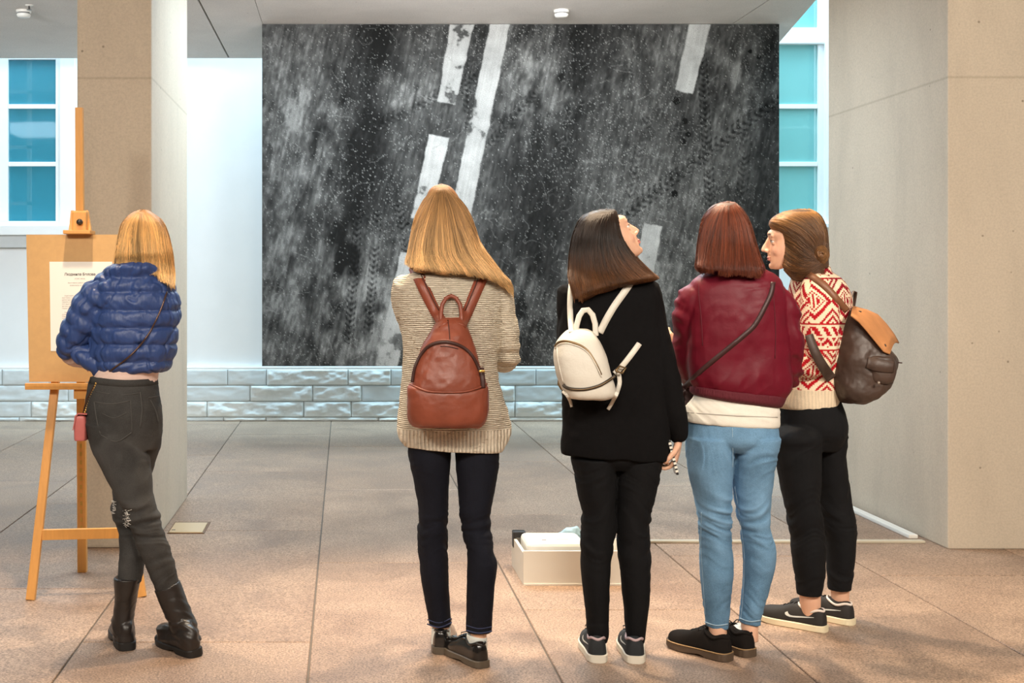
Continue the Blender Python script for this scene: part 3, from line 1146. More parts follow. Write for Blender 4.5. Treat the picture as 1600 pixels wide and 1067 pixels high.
bt, bb = 5.735, ty - 0.012
BO = P(125, 597, bb)
board = empty('drawing_board', BO)
tag(board, 'brown hardboard panel clamped upright on the easel', 'board')
q = [P(41, 366.5, bt), P(207, 366.5, bt), P(207, 596.5, bb), P(45.5, 596.5, bb)]
q[1].x = q[0].x + 0.475
q[2].x = q[3].x + 0.475
nrm = (q[1] - q[0]).cross(q[3] - q[0]).normalized()
if nrm.y > 0:
    nrm = -nrm
vs = [p - BO for p in q] + [p - nrm * 0.006 - BO for p in q]
link('panel', mesh_from('panel', vs, [(0, 1, 2, 3), (7, 6, 5, 4), (0, 4, 5, 1), (1, 5, 6, 2), (2, 6, 7, 3), (3, 7, 4, 0)], False), M_brd, board)


def on_board(u, v, off):
    t = (v - 366.5) / (596.5 - 366.5)
    y = bt + (bb - bt) * t
    return P(u, v, y) + nrm * off


NO = on_board(128, 549, 0.001)
notice = empty('notice', NO)
tag(notice, 'white printed notice sheet with a bold Cyrillic heading on the brown board', 'notice')
qq = [on_board(77.5, 409, 0.0012), on_board(175.5, 409, 0.0012), on_board(177, 548.5, 0.0012), on_board(79.5, 548.5, 0.0012)]
vs = [p - NO for p in qq] + [p + nrm * 0.0012 - NO for p in qq]
link('sheet', mesh_from('sheet', vs, [(3, 2, 1, 0), (4, 5, 6, 7), (0, 1, 5, 4), (1, 2, 6, 5), (2, 3, 7, 6), (3, 0, 4, 7)], False),
     simple('paper', lin(236, 232, 226), 0.8), notice)
M_ink = simple('ink', lin(40, 38, 40), 0.8)
M_ink2 = simple('grey ink', lin(150, 146, 144), 0.8)
zax = (on_board(100, 409, 0) - on_board(100, 549, 0)).normalized()
xax = Vector((1, 0, 0))
rotm = Matrix((xax, zax, xax.cross(zax))).transposed().to_euler()


def text(body, u, v, size, align='CENTER', weight=0.0):
    cu = bpy.data.curves.new('t', 'FONT')
    cu.body, cu.size, cu.align_x, cu.offset, cu.extrude, cu.resolution_u = body, size, align, weight, 0.0002, 5
    o = bpy.data.objects.new('t', cu)
    C.objects.link(o)
    dg = bpy.context.evaluated_depsgraph_get()
    me = bpy.data.meshes.new_from_object(o.evaluated_get(dg))
    bpy.data.objects.remove(o)
    R = rotm.to_matrix()
    off = on_board(u, v, 0.0028) - NO
    return [R @ q.co + off for q in me.vertices], [tuple(p.vertices) for p in me.polygons]


def printed(name, pieces, mat, stuff=False):
    o = link(name, mesh_from(name, *join(pieces), smooth=False), mat, notice)
    o['kind'] = 'stuff'


printed('heading', [text('Людмила Белова', 125, 430.5, 0.0165, weight=0.0003)], M_ink)
printed('subheading', [text('(графика)', 125, 436.5, 0.010), text('выставка работ автора', 124, 443, 0.009), text('живопись и объекты', 125, 447, 0.009)], M_ink2)
words_ = 'художник живёт и работает в городе много лет выставка собрала новые холсты следы дороги время движение снег асфальт разметка свет тень город память'.split()
wi = 0
lines = []
for v0, nl in ((463, 7), (489, 13)):
    for k in range(nl):
        ln = ''
        while len(ln) < 46 - (4 if k == 0 else 0):
            ln += words_[wi % len(words_)] + ' '
            wi += 1
        lines.append(text(ln.strip(), 97 + (4 if k == 0 else 0), v0 + k * 3.3, 0.0085, 'LEFT'))
printed('body_print', lines, M_ink2)

# ------------------------------------------------------------------ white tray on the floor with its contents
TO = Vector((0.803 + 0.26, 5.74 + 0.2, 0))
M_tray = simple('white laminate', lin(222, 218, 208), 0.5, noise=0.015, nscale=8)
tray = empty('display_box', TO)
tag(tray, 'low open white box standing on the floor behind the woman in black', 'box')
tx0, tx1, ty0, ty1, th = 0.803, 1.335, 5.74, 6.14, 0.155


def tb(name, *d):
    return box(name, d, M_tray, tray, 0.002, origin=TO)


tb('front_panel', tx0, tx1, ty0, ty0 + 0.014, 0.0, th)
tb('back_panel', tx0, tx1, ty1 - 0.014, ty1, 0.0, th * 0.85)
tb('base_panel', tx0 + 0.014, tx1 - 0.014, ty0 + 0.014, ty1 - 0.014, 0.0, 0.014)
tb('side_panel', tx1 - 0.014, tx1, ty0 + 0.014, ty1 - 0.014, 0.0, th * 0.9)
tb('side_panel', tx0, tx0 + 0.014, ty0 + 0.014, ty1 - 0.014, 0.0, th * 0.93)
tb('bottom_lip', tx0, tx1, ty0 - 0.004, ty0 + 0.0, 0.0, 0.010)
# projector-like case lying in the tray
pj = empty('white_case', (0.985, 5.93, 0.014))
tag(pj, 'white rounded plastic case lying inside the low box', 'case')
po = pj.location
bm = bmesh.new()
bm_box(bm, 0.83 - po.x, 1.10 - po.x, 5.80 - po.y, 6.05 - po.y, 0.0, 0.165)
link('shell', bm_mesh(bm, 'shell', 0.03, 4), M_plastic, pj).data.polygons.foreach_set('use_smooth', [False] * 1 + [False] * (len(bpy.data.meshes['shell'].polygons) - 1))
box('button', (0.905, 0.925, 5.86, 5.868, 0.178, 0.181), simple('grey button', lin(140, 128, 112), 0.5), pj, 0.001, origin=po)
box('lid_plate', (0.975, 1.03, 5.88, 6.0, 0.178, 0.181), M_tray, pj, 0.001, origin=po)
rl = empty('paper_roll', (1.165, 5.88, 0.014))
tag(rl, 'upright cream paper roll standing in the low box', 'paper roll')
vs, fs = tube3([Vector((0, 0, 0)), Vector((0, 0, 0.20))], [(0.048, 0.048)] * 2, 28, ref=(0, 1, 0), caps='flat')
link('paper', mesh_from('paper', vs, fs, False), simple('cream paper', lin(224, 214, 190), 0.8), rl)
vs, fs = tube3([Vector((0, 0, 0.15)), Vector((0, 0, 0.202))], [(0.015, 0.015)] * 2, 16, ref=(0, 1, 0), caps='flat')
link('core', mesh_from('core', vs, fs, False), M_dark, rl)
bk = empty('black_adapter', (0.865, 6.07, 0.014))
tag(bk, 'small black power adapter at the back left corner of the low box', 'adapter')
box('body', (0.80, 0.86, 6.06, 6.115, 0.10, 0.178), M_blk, bk, 0.006, origin=bk.location)
box('stand', (0.82, 0.85, 6.07, 6.11, 0.014, 0.10), M_blk, bk, 0.002, origin=bk.location)
box('label_plate', (0.815, 0.848, 6.057, 6.060, 0.12, 0.15), simple('adapter grey', lin(110, 106, 100), 0.5), bk, 0.0, origin=bk.location)
bl = empty('blue_cloth', (1.10, 6.05, 0.10))
tag(bl, 'crumpled light blue cloth poking out behind the white case', 'cloth')
bl_parts = [ellipsoid((1.075, 6.085, 0.155), (Vector((0.055, 0, 0.02)), Vector((0, 0.03, 0)), Vector((-0.01, 0, 0.042))), 14, 9),
            ellipsoid((1.045, 6.085, 0.150), (Vector((0.035, 0, 0.0)), Vector((0, 0.025, 0)), Vector((0, 0, 0.03))), 14, 9)]
me, _ = voxel('fabric', bl_parts, 0.006, 1, lambda c, n: 0.007 * fbm(c * 45, 3, 5), bl.location)
link('fabric', me, simple('blue cloth', lin(160, 190, 205), 0.8), bl)
# ------------------------------------------------------------------ people: shared builders
EYE = Vector((0, 0, H))


class Fig:
    """a visitor standing about Y0 in front of the camera; measures in px are read at that distance."""

    def __init__(self, Y0, foot):
        self.Y0 = Y0
        self.o = Vector((foot[0], foot[1], 0))

    def pt(self, u, v, d=0.0):
        return P(u, v, self.Y0 + d)

    def s(self, d=0.0):
        return (self.Y0 + d) / F

    def dense(self, rows, sub=4):
        rows = [tuple(r) + (0,) * (6 - len(r)) for r in rows]
        return catmull(rows, sub)

    def loft(self, rows, n=36, p=2.0, sub=4, mod=None):
        """rows: (v, left u, right u, d, half depth px, tilt px) from top to bottom -> closed shape."""
        D = self.dense(rows, sub)
        vs = []
        for i, (v, ul, ur, d, b, tl) in enumerate(D):
            Y = self.Y0 + d
            k = Y / F
            c = self.pt((ul + ur) / 2, v, d)
            a, bb = (ur - ul) / 2 * k, b * k
            if mod:
                q = mod(v) * k
                a, bb = a + q, bb + q
            for j in range(n):
                t = 2 * math.pi * j / n
                ct, st = math.cos(t), math.sin(t)
                x = math.copysign(abs(ct) ** (2 / p), ct)
                y = math.copysign(abs(st) ** (2 / p), st)
                vs.append(Vector((c.x + a * x, c.y + bb * y, c.z - tl * k * 0.5 * x)))
        m = len(D)
        fs = [tuple(reversed(f)) for f in ring_faces(m, n)]
        fs.append(tuple(range(n)))
        k = (m - 1) * n
        fs.append(tuple(reversed(range(k, k + n))))
        return vs, fs

    def limb(self, path, n=20, sub=4, k=1.0, mod=None, ref=(0, 1, 0), p=2.0):
        """path: (u, v, d, a, b) px."""
        D = catmull(path, sub)
        pts = [self.pt(u, v, d) for u, v, d, a, b in D]
        ln = [0.0]
        for i in range(1, len(pts)):
            ln.append(ln[-1] + (pts[i] - pts[i - 1]).length)
        rad = []
        for i, (u, v, d, a, b) in enumerate(D):
            s = self.s(d) * k
            q = mod(ln[i]) if mod else 0.0
            rad.append((a * s + q, b * s + q))
        return tube3(pts, rad, n, ref, p=p)

    def hits(self, bvhs, u, v):
        d = (P(u, v, 1.0) - EYE).normalized()
        best = None
        for b in bvhs:
            h = b.ray_cast(EYE, d)
            if h[0] is not None and (best is None or h[3] < best[3]):
                best = h
        return best

    def strip(self, path, bvhs, thick, off=0.001, sub=5, post=(), pre=(), dflt=0.0, smooth=3, dome=0.0):
        """flat band lying on a surface. path: (u, v, width px); pre/post: extra (u, v, d, width px) in space."""
        D = catmull(path, sub)
        m = len(D)
        cen, wid, acr = [], [], []
        for i, (u, v, w) in enumerate(D):
            tu, tv = D[min(i + 1, m - 1)][:2] - D[max(i - 1, 0)][:2]
            l = math.hypot(tu, tv) or 1
            nu, nv = -tv / l, tu / l
            ys = []
            for q in (-0.4, 0, 0.4):
                h = self.hits(bvhs, u + nu * q * w, v + nv * q * w)
                if h is not None:
                    ys.append(h[0].y)
            Y = (min(ys) if ys else None)
            cen.append((u, v, Y))
            wid.append(w)
            acr.append((nu, nv))
        Ys = [c[2] for c in cen]
        good = [y for y in Ys if y is not None]
        for i in range(m):
            if Ys[i] is None:
                near = [j for j in range(m) if Ys[j] is not None]
                Ys[i] = Ys[min(near, key=lambda j: abs(j - i))] if near else self.Y0 + dflt
        for _ in range(smooth):
            Ys = [Ys[0]] + [min(Ys[i], (Ys[i - 1] + Ys[i] + Ys[i + 1]) / 3) * 0.5 + 0.5 * (Ys[i - 1] + Ys[i] + Ys[i + 1]) / 3 for i in range(1, m - 1)] + [Ys[-1]]
        secs = []
        for (u, v, _), Y, w, (nu, nv) in zip(cen, Ys, wid, acr):
            c = P(u, v, Y - off)
            secs.append((c, Vector((nu, 0, -nv)) * w * Y / F))
        ex = lambda lst: [(self.pt(u, v, d), w * self.s(d)) for u, v, d, w in lst]
        if post:
            A = secs[-1][1].normalized()
            secs += [(c, A * w) for c, w in ex(post)]
        if pre:
            A = secs[0][1].normalized()
            secs = [(c, A * w) for c, w in ex(pre)] + secs
        vs, fs = [], []
        mm = len(secs)
        for i, (c, A) in enumerate(secs):
            T = secs[min(i + 1, mm - 1)][0] - secs[max(i - 1, 0)][0]
            Nn = T.cross(A)
            Nn = Nn.normalized() if Nn.length > 1e-9 else Vector((0, -1, 0))
            if i == 0:
                if Nn.y > 0:
                    Nn = -Nn
            elif Nn.dot(lastN) < 0:
                Nn = -Nn
            lastN = Nn
            for q, hgt in ((-0.5, 0), (-0.47, 0.85), (0, 1.0 + dome), (0.47, 0.85), (0.5, 0), (0, -0.1)):
                vs.append(c + A * q + Nn * thick * hgt)
        fs = ring_faces(mm, 6)
        fs.append(tuple(reversed(range(6))))
        k = (mm - 1) * 6
        fs.append(tuple(range(k, k + 6)))
        return vs, fs

    def add(self, name, parts, mat, parent, smooth=True):
        V, Fc = join(parts)
        o = Vector(parent.matrix_world.translation) if False else self.o
        return link(name, mesh_from(name, [Vector(v) - o for v in V], Fc, smooth, True), mat, parent)

    def each(self, name, pieces, mat, parent, smooth=True):
        for p in pieces:
            self.add(name, [p], mat, parent, smooth)

    def skin(self, name, parts, vox, mat, parent, smooth=2, disp=None):
        me, wco = voxel(name, parts, vox, smooth, disp, self.o)
        ob = link(name, me, mat, parent)
        return ob, wco


def frame(f, up):
    f = Vector(f).normalized()
    u = Vector(up)
    u = (u - f * u.dot(f)).normalized()
    return f, u, f.cross(u)


def head_parts(c, f, up, k=1.0):
    f, u, r = frame(f, up)
    c = Vector(c)
    W = lambda x, y, z: c + (r * x + f * y + u * z) * k
    prof = [(-0.115, 0.066, 0.048, 0.012), (-0.110, 0.079, 0.025, 0.024), (-0.098, 0.085, -0.005, 0.036), (-0.080, 0.085, -0.030, 0.046),
            (-0.060, 0.084, -0.055, 0.055), (-0.035, 0.085, -0.078, 0.063), (-0.012, 0.081, -0.088, 0.067), (0.004, 0.079, -0.094, 0.069), (0.025, 0.090, -0.092, 0.071),
            (0.045, 0.089, -0.090, 0.070), (0.062, 0.079, -0.082, 0.065), (0.077, 0.058, -0.066, 0.052), (0.087, 0.035, -0.045, 0.035), (0.092, 0.012, -0.022, 0.014)]
    D = catmull(prof, 3)
    n = 28
    vs = []
    for z, yf, yb, hw in D:
        yc = (yf + yb) / 2
        hl = (yf - yb) / 2
        for j in range(n):
            t = 2 * math.pi * j / n
            ct, st = math.cos(t), math.sin(t)
            e = 0.88
            vs.append(W(hw * math.copysign(abs(ct) ** e, ct), yc + hl * math.copysign(abs(st) ** e, st), z))
    m = len(D)
    fs = [tuple(reversed(q)) for q in ring_faces(m, n)] + [tuple(range(n)), tuple(range((m - 1) * n, m * n))]
    out = [(vs, fs)]
    # nose: bridge to tip, wings, base
    out.append(tube3([W(0, 0.082, 0.012), W(0, 0.092, -0.006), W(0, 0.105, -0.026), W(0, 0.110, -0.036)],
                     [(0.0085 * k, 0.010 * k), (0.0085 * k, 0.010 * k), (0.0095 * k, 0.010 * k), (0.0095 * k, 0.0085 * k)], 14, ref=f))
    out.append(tube3([W(0, 0.076, 0.004), W(0, 0.083, -0.018), W(0, 0.092, -0.037)], [(0.009 * k, 0.012 * k), (0.010 * k, 0.014 * k), (0.0105 * k, 0.012 * k)], 14, ref=f))
    for sx in (-1, 1):
        out.append(ellipsoid(W(sx * 0.031, 0.0682, 0.0072), (r * 0.0165 * k, f * 0.0105 * k, u * 0.0072 * k), 14, 8))
        out.append(ellipsoid(W(sx * 0.031, 0.0667, -0.0088), (r * 0.0155 * k, f * 0.0105 * k, u * 0.0062 * k), 14, 8))
        out.append(ellipsoid(W(sx * 0.0115, 0.096, -0.038), (r * 0.007 * k, f * 0.010 * k, u * 0.007 * k), 12, 8))
        out.append(ellipsoid(W(sx * 0.033, 0.045, -0.038), (r * 0.0235 * k, f * 0.030 * k, u * 0.034 * k), 14, 8))
        out.append(ellipsoid(W(sx * 0.028, 0.0715, 0.023), (r * 0.028 * k, f * 0.0085 * k, u * 0.013 * k), 14, 8))
        # ear
        out.append(ellipsoid(W(sx * 0.076, -0.012, -0.012), ((r * 0.006 + f * -0.003 * sx) * k, f * 0.018 * k, u * 0.031 * k), 12, 8))
        out.append(ellipsoid(W(sx * 0.078, -0.008, -0.034), (r * 0.006 * k, f * 0.009 * k, u * 0.011 * k), 10, 6))
        # lips, half each side so that the middle dips a little
        out.append(ellipsoid(W(sx * 0.009, 0.0885, -0.0645), (r * 0.015 * k, f * 0.0085 * k, u * 0.0045 * k), 12, 8))
        out.append(ellipsoid(W(sx * 0.007, 0.0880, -0.0735), (r * 0.015 * k, f * 0.0085 * k, u * 0.0052 * k), 12, 8))
    out.append(ellipsoid(W(0, 0.079, -0.099), (r * 0.018 * k, f * 0.012 * k, u * 0.014 * k), 14, 8))
    out.append(ellipsoid(W(0, 0.084, -0.052), (r * 0.020 * k, f * 0.010 * k, u * 0.012 * k), 12, 8))
    return out


def head_local(co, c, f, up, k=1.0):
    f, u, r = frame(f, up)
    q = (co - np.array(c)) / k
    return q @ np.array(r), q @ np.array(f), q @ np.array(u)


def head_disp(c, f, up, k=1.0):
    def fn(co, nr):
        x, y, z = head_local(co, c, f, up, k)
        d = np.zeros(len(co))
        for sx in (-1, 1):
            d -= 0.0 * k * np.exp(-(((x - sx * 0.031) / 0.014) ** 2 + ((z - 0.002) / 0.0085) ** 2)) * (y > 0.05)
        # line between the lips, dip under the lower lip
        d -= 0.0032 * k * np.exp(-((z + 0.0690) / 0.0017) ** 2) * (np.abs(x) < 0.021) * (y > 0.07)
        d -= 0.0025 * k * np.exp(-(((z + 0.084) / 0.005) ** 2 + (x / 0.02) ** 2)) * (y > 0.07)
        sk = np.maximum(np.clip((0.035 - y) / 0.05, 0, 1), np.clip((z - 0.035) / 0.03, 0, 1)) * (z > -0.075)
        d -= 0.014 * k * sk
        d *= (np.abs(z) < 0.13) & (np.abs(x) < 0.1) & (np.abs(y) < 0.14)
        return d
    return fn


def skin_tone(co, base, c, f, up, k=1.0, lip=(0.50, 0.16, 0.14), brow=(0.05, 0.03, 0.02)):
    a = np.tile(np.array(base[:3]), (len(co), 1))
    x, y, z = head_local(co, c, f, up, k)
    near = (np.abs(z) < 0.13) & (np.abs(x) < 0.1) & (y > 0.05) & (y < 0.14)

    def mix(w, col):
        w = np.clip(w, 0, 1)[:, None] * near[:, None]
        a[:] = a * (1 - w) + np.array(col) * w
    for sx in (-1, 1):
        mix(0.30 * np.exp(-(((x - sx * 0.045) / 0.022) ** 2 + ((z + 0.035) / 0.02) ** 2)), (0.62, 0.24, 0.18))
        xx = np.abs(x)
        arc = 0.0255 + 0.004 * np.cos((xx - 0.028) / 0.02 * 1.4)
        mix(1.2 * np.exp(-((z - arc) / 0.0036) ** 2) * (np.sign(x) == sx) * np.clip((xx - 0.010) / 0.004, 0, 1) * np.clip((0.052 - xx) / 0.008, 0, 1), brow)
    wl = np.exp(-((np.abs(z + 0.069) / 0.0095) ** 4)) * np.clip((0.0245 - np.abs(x)) / 0.004, 0, 1) * (y > 0.083)
    mix(0.9 * wl, lip)
    return a


def hand_parts(w, d, n, side, curl=0.5, k=1.0, spread=0.10):
    """w wrist, d direction of the hand, n out of the back of the hand, side: +1 thumb on d x n."""
    d = Vector(d).normalized()
    n = Vector(n)
    n = (n - d * n.dot(d)).normalized()
    t = d.cross(n) * side
    w = Vector(w)
    out = [tube3([w - d * 0.02 * k, w + d * 0.015 * k, w + d * 0.05 * k, w + d * 0.082 * k],
                 [(0.023 * k, 0.016 * k), (0.027 * k, 0.016 * k), (0.036 * k, 0.015 * k), (0.038 * k, 0.012 * k)], 16, ref=n)]
    for i, (off, L0, r) in enumerate(((0.028, 0.072, 0.0085), (0.0095, 0.080, 0.0088), (-0.0095, 0.074, 0.0084), (-0.027, 0.059, 0.0074))):
        p = w + d * 0.075 * k + t * off * k
        dr = (d + t * spread * off / 0.028).normalized()
        pts = [p]
        ang = 0
        for q, fr in enumerate((0.45, 0.30, 0.25)):
            ang += curl * (0.55, 0.95, 0.65)[q] * (1 + 0.06 * i)
            v = dr * math.cos(ang) - n * math.sin(ang)
            pts.append(pts[-1] + v * L0 * fr * k)
        rr = [(r * k * z, r * k * z) for z in (1.08, 1.0, 0.92, 0.78)]
        out.append(tube3(pts, rr, 10, ref=n))
    p0 = w + d * 0.022 * k + t * 0.022 * k
    p1 = p0 + (d * 0.6 + t * 0.75 - n * 0.25).normalized() * 0.036 * k
    p2 = p1 + (d * 0.85 + t * 0.25 - n * (0.2 + curl * 0.4)).normalized() * 0.030 * k
    p3 = p2 + (d * 0.95 - t * 0.10 - n * (0.2 + curl * 0.6)).normalized() * 0.025 * k
    out.append(tube3([p0, p1, p2, p3], [(0.014 * k, 0.013 * k), (0.0115 * k, 0.0115 * k), (0.010 * k, 0.010 * k), (0.008 * k, 0.008 * k)], 12, ref=n))
    return out


M_eye = simple('eye white', lin(225, 220, 215), 0.25)
M_iris = simple('brown iris', lin(48, 30, 20), 0.15)
M_lash = simple('dark lashes', lin(28, 18, 14), 0.7)


def eyes(fig, parent, c, f, up, k=1.0, gaze=(0, 0)):
    F_, u, r = frame(f, up)
    c = Vector(c)
    for sx in (-1, 1):
        e = c + (r * sx * 0.031 + F_ * 0.0664 + u * -0.0005) * k
        g = (F_ + r * gaze[0] + u * gaze[1]).normalized()
        eo = fig.add('eye', [ellipsoid(e, (r * 0.0122 * k, F_ * 0.0122 * k, u * 0.0105 * k), 16, 10)], M_eye, parent)
        fig.add('iris', [ellipsoid(e + g * 0.0085 * k, (r * 0.0062 * k, F_ * 0.0045 * k, u * 0.0062 * k), 14, 8)], M_iris, eo)
        pts = []
        for q in range(7):
            a = math.radians(155 - q * 130 / 6)
            pts.append(e + (r * math.cos(a) * 0.0150 + u * (math.sin(a) * 0.0035 + 0.0010) + F_ * (0.0130 - 0.0055 * abs(math.cos(a)) ** 2)) * k)
        fig.add('eyelashes', [tube3(pts, [(0.0011 * k, 0.0024 * k)] * 7, 8, ref=F_)], M_lash, eo)


# ---- hair
def hair(fig, parent, env, guides, mats, nstr0, npt=16, p=2.4, jit=2.2, rad=(0.0009, 0.00035), seed=1, loosen=0.02, name='hair', inner=0.94):
    base_mat, strand_mat = mats
    nstr = int(nstr0 * 1.5)
    D = fig.dense(env, 5)
    vv = D[:, 0]
    # solid mass of hair under the strands
    vend = vv[-1] - 0.17 * (vv[-1] - vv[0])
    rows = [(v, (ul + ur) / 2 - (ur - ul) / 2 * inner, (ul + ur) / 2 + (ur - ul) / 2 * inner, d, b * inner) for v, ul, ur, d, b, tl in D if v <= vend]
    v, ul, ur, d, b = rows[-1]
    rows.append((v + 2, ul * 0.9 + ur * 0.1, ul * 0.1 + ur * 0.9, d, b * 0.7))
    vs, fs = fig.loft(rows, 40, p, 1)
    hob = fig.add(name, [(vs, fs)], base_mat, parent)
    r = np.random.default_rng(seed)
    G = np.array(guides, dtype=float)
    ng = len(G)
    S = r.uniform(-0.45, ng - 1 + 0.45, nstr)
    i = np.clip(np.floor(S).astype(int), 0, ng - 2)
    fr = (S - i)[:, None, None]
    ctl = G[i] * (1 - fr) + G[i + 1] * fr                     # nstr, ncp, 2
    m = ctl.shape[1]
    T = np.linspace(0, m - 1, npt)
    k = np.clip(T.astype(int), 0, m - 2)
    ft = (T - k)[None, :, None]
    p0, p1, p2, p3 = ctl[:, np.maximum(k - 1, 0)], ctl[:, k], ctl[:, k + 1], ctl[:, np.minimum(k + 2, m - 1)]
    path = 0.5 * (2 * p1 + (p2 - p0) * ft + (2 * p0 - 5 * p1 + 4 * p2 - p3) * ft ** 2 + (3 * p1 - p0 - 3 * p2 + p3) * ft ** 3)
    # wander and uneven ends
    tt = np.linspace(0, 1, npt)[None, :]
    ph = r.uniform(0, 6.28, (nstr, 1))
    amp = r.normal(0, jit, (nstr, 1))
    path[:, :, 0] += amp * (0.25 + tt) + 0.5 * jit * np.sin(ph + tt * r.uniform(2, 7, (nstr, 1))) * tt
    q = lambda f, sd: fbm(np.stack([np.repeat(S, npt) * f, np.tile(tt[0], nstr) * 1.6, np.full(nstr * npt, sd)], 1), 2, int(sd)).reshape(nstr, npt)
    path[:, :, 0] += 3.2 * q(5.0, seed + 1) * (0.15 + tt)
    lock = np.clip(1.0 + 0.38 * q(7.0, seed + 2) + 0.25 * q(17.0, seed + 3), 0.35, 1.7)
    end = -np.abs(r.normal(0, 6.0, (nstr, 1))) + 3.0 + 5.0 * fbm(np.stack([S * 6, S * 0, S * 0 + seed], 1), 2, 9)[:, None]
    path[:, :, 1] += end * tt ** 2 + r.normal(0, 0.8, (nstr, 1))
    u, v = path[:, :, 0], path[:, :, 1]
    vc = np.clip(v, vv[0], vv[-1])
    ul, ur = np.interp(vc, vv, D[:, 1]), np.interp(vc, vv, D[:, 2])
    dd, bb = np.interp(vc, vv, D[:, 3]), np.interp(vc, vv, D[:, 4])
    uc, a = (ul + ur) / 2, (ur - ul) / 2
    lift = 1 + r.normal(0.005, loosen, (nstr, 1)) * (0.3 + tt)
    side = np.where(r.random((nstr, 1)) < 0.82, -1.0, 1.0)
    Yc = fig.Y0 + dd
    Xc, aw, bw = (uc - UC) / F * Yc, a * Yc / F, bb * Yc / F
    x = np.clip((u - uc) / a, -1.0, 1.0)
    for _ in range(6):
        Yw = Yc + side * bw * (1 - np.abs(x) ** p) ** (1 / p)
        x = 0.5 * x + 0.5 * np.clip(((u - UC) / F * Yw - Xc) / aw, -1.0, 1.0)
    Yw = Yc + side * bw * (1 - np.abs(x) ** p) ** (1 / p) * lift
    over = np.clip((u - UC) / F * Yw - Xc - x * aw, -0.003, 0.003)
    X = Xc + x * aw * np.where(np.abs(x) > 0.8, lift, 1.0) + over - fig.o.x
    Z = H - (v - VC) / F * Yw
    pos = np.stack([X, Yw - fig.o.y, Z], -1).reshape(-1, 3).astype(np.float32)
    cu = bpy.data.hair_curves.new('strands')
    cu.add_curves([npt] * nstr)
    cu.attributes['position'].data.foreach_set('vector', pos.ravel())
    ra = cu.attributes.get('radius') or cu.attributes.new('radius', 'FLOAT', 'POINT')
    rr = (rad[0] + (rad[1] - rad[0]) * tt) * np.ones((nstr, 1))
    ra.data.foreach_set('value', rr.astype(np.float32).ravel())
    la = cu.attributes.new('lock', 'FLOAT', 'POINT')
    la.data.foreach_set('value', lock.astype(np.float32).ravel())
    cu.materials.append(strand_mat)
    so = bpy.data.objects.new('strands', cu)
    C.objects.link(so)
    so.parent = hob
    so['kind'] = 'stuff'
    return hob


# ---- shoes
STATIONS = {
    'low': [(0.0, 0.006, 0.036), (0.0012, 0.014, 0.048), (0.005, 0.022, 0.060), (0.012, 0.027, 0.069), (0.024, 0.032, 0.074), (0.05, 0.034, 0.070), (0.085, 0.036, 0.078), (0.12, 0.040, 0.076),
            (0.15, 0.044, 0.063), (0.18, 0.046, 0.054), (0.21, 0.043, 0.049), (0.232, 0.034, 0.043), (0.245, 0.021, 0.034), (0.250, 0.008, 0.026)],
    'boot': [(0.0, 0.007, 0.045), (0.0015, 0.016, 0.056), (0.007, 0.024, 0.068), (0.015, 0.030, 0.078), (0.03, 0.034, 0.092), (0.06, 0.037, 0.112), (0.09, 0.038, 0.110), (0.12, 0.040, 0.090),
             (0.15, 0.043, 0.075), (0.19, 0.044, 0.068), (0.22, 0.040, 0.062), (0.240, 0.030, 0.054), (0.252, 0.018, 0.045), (0.258, 0.008, 0.036)],
}


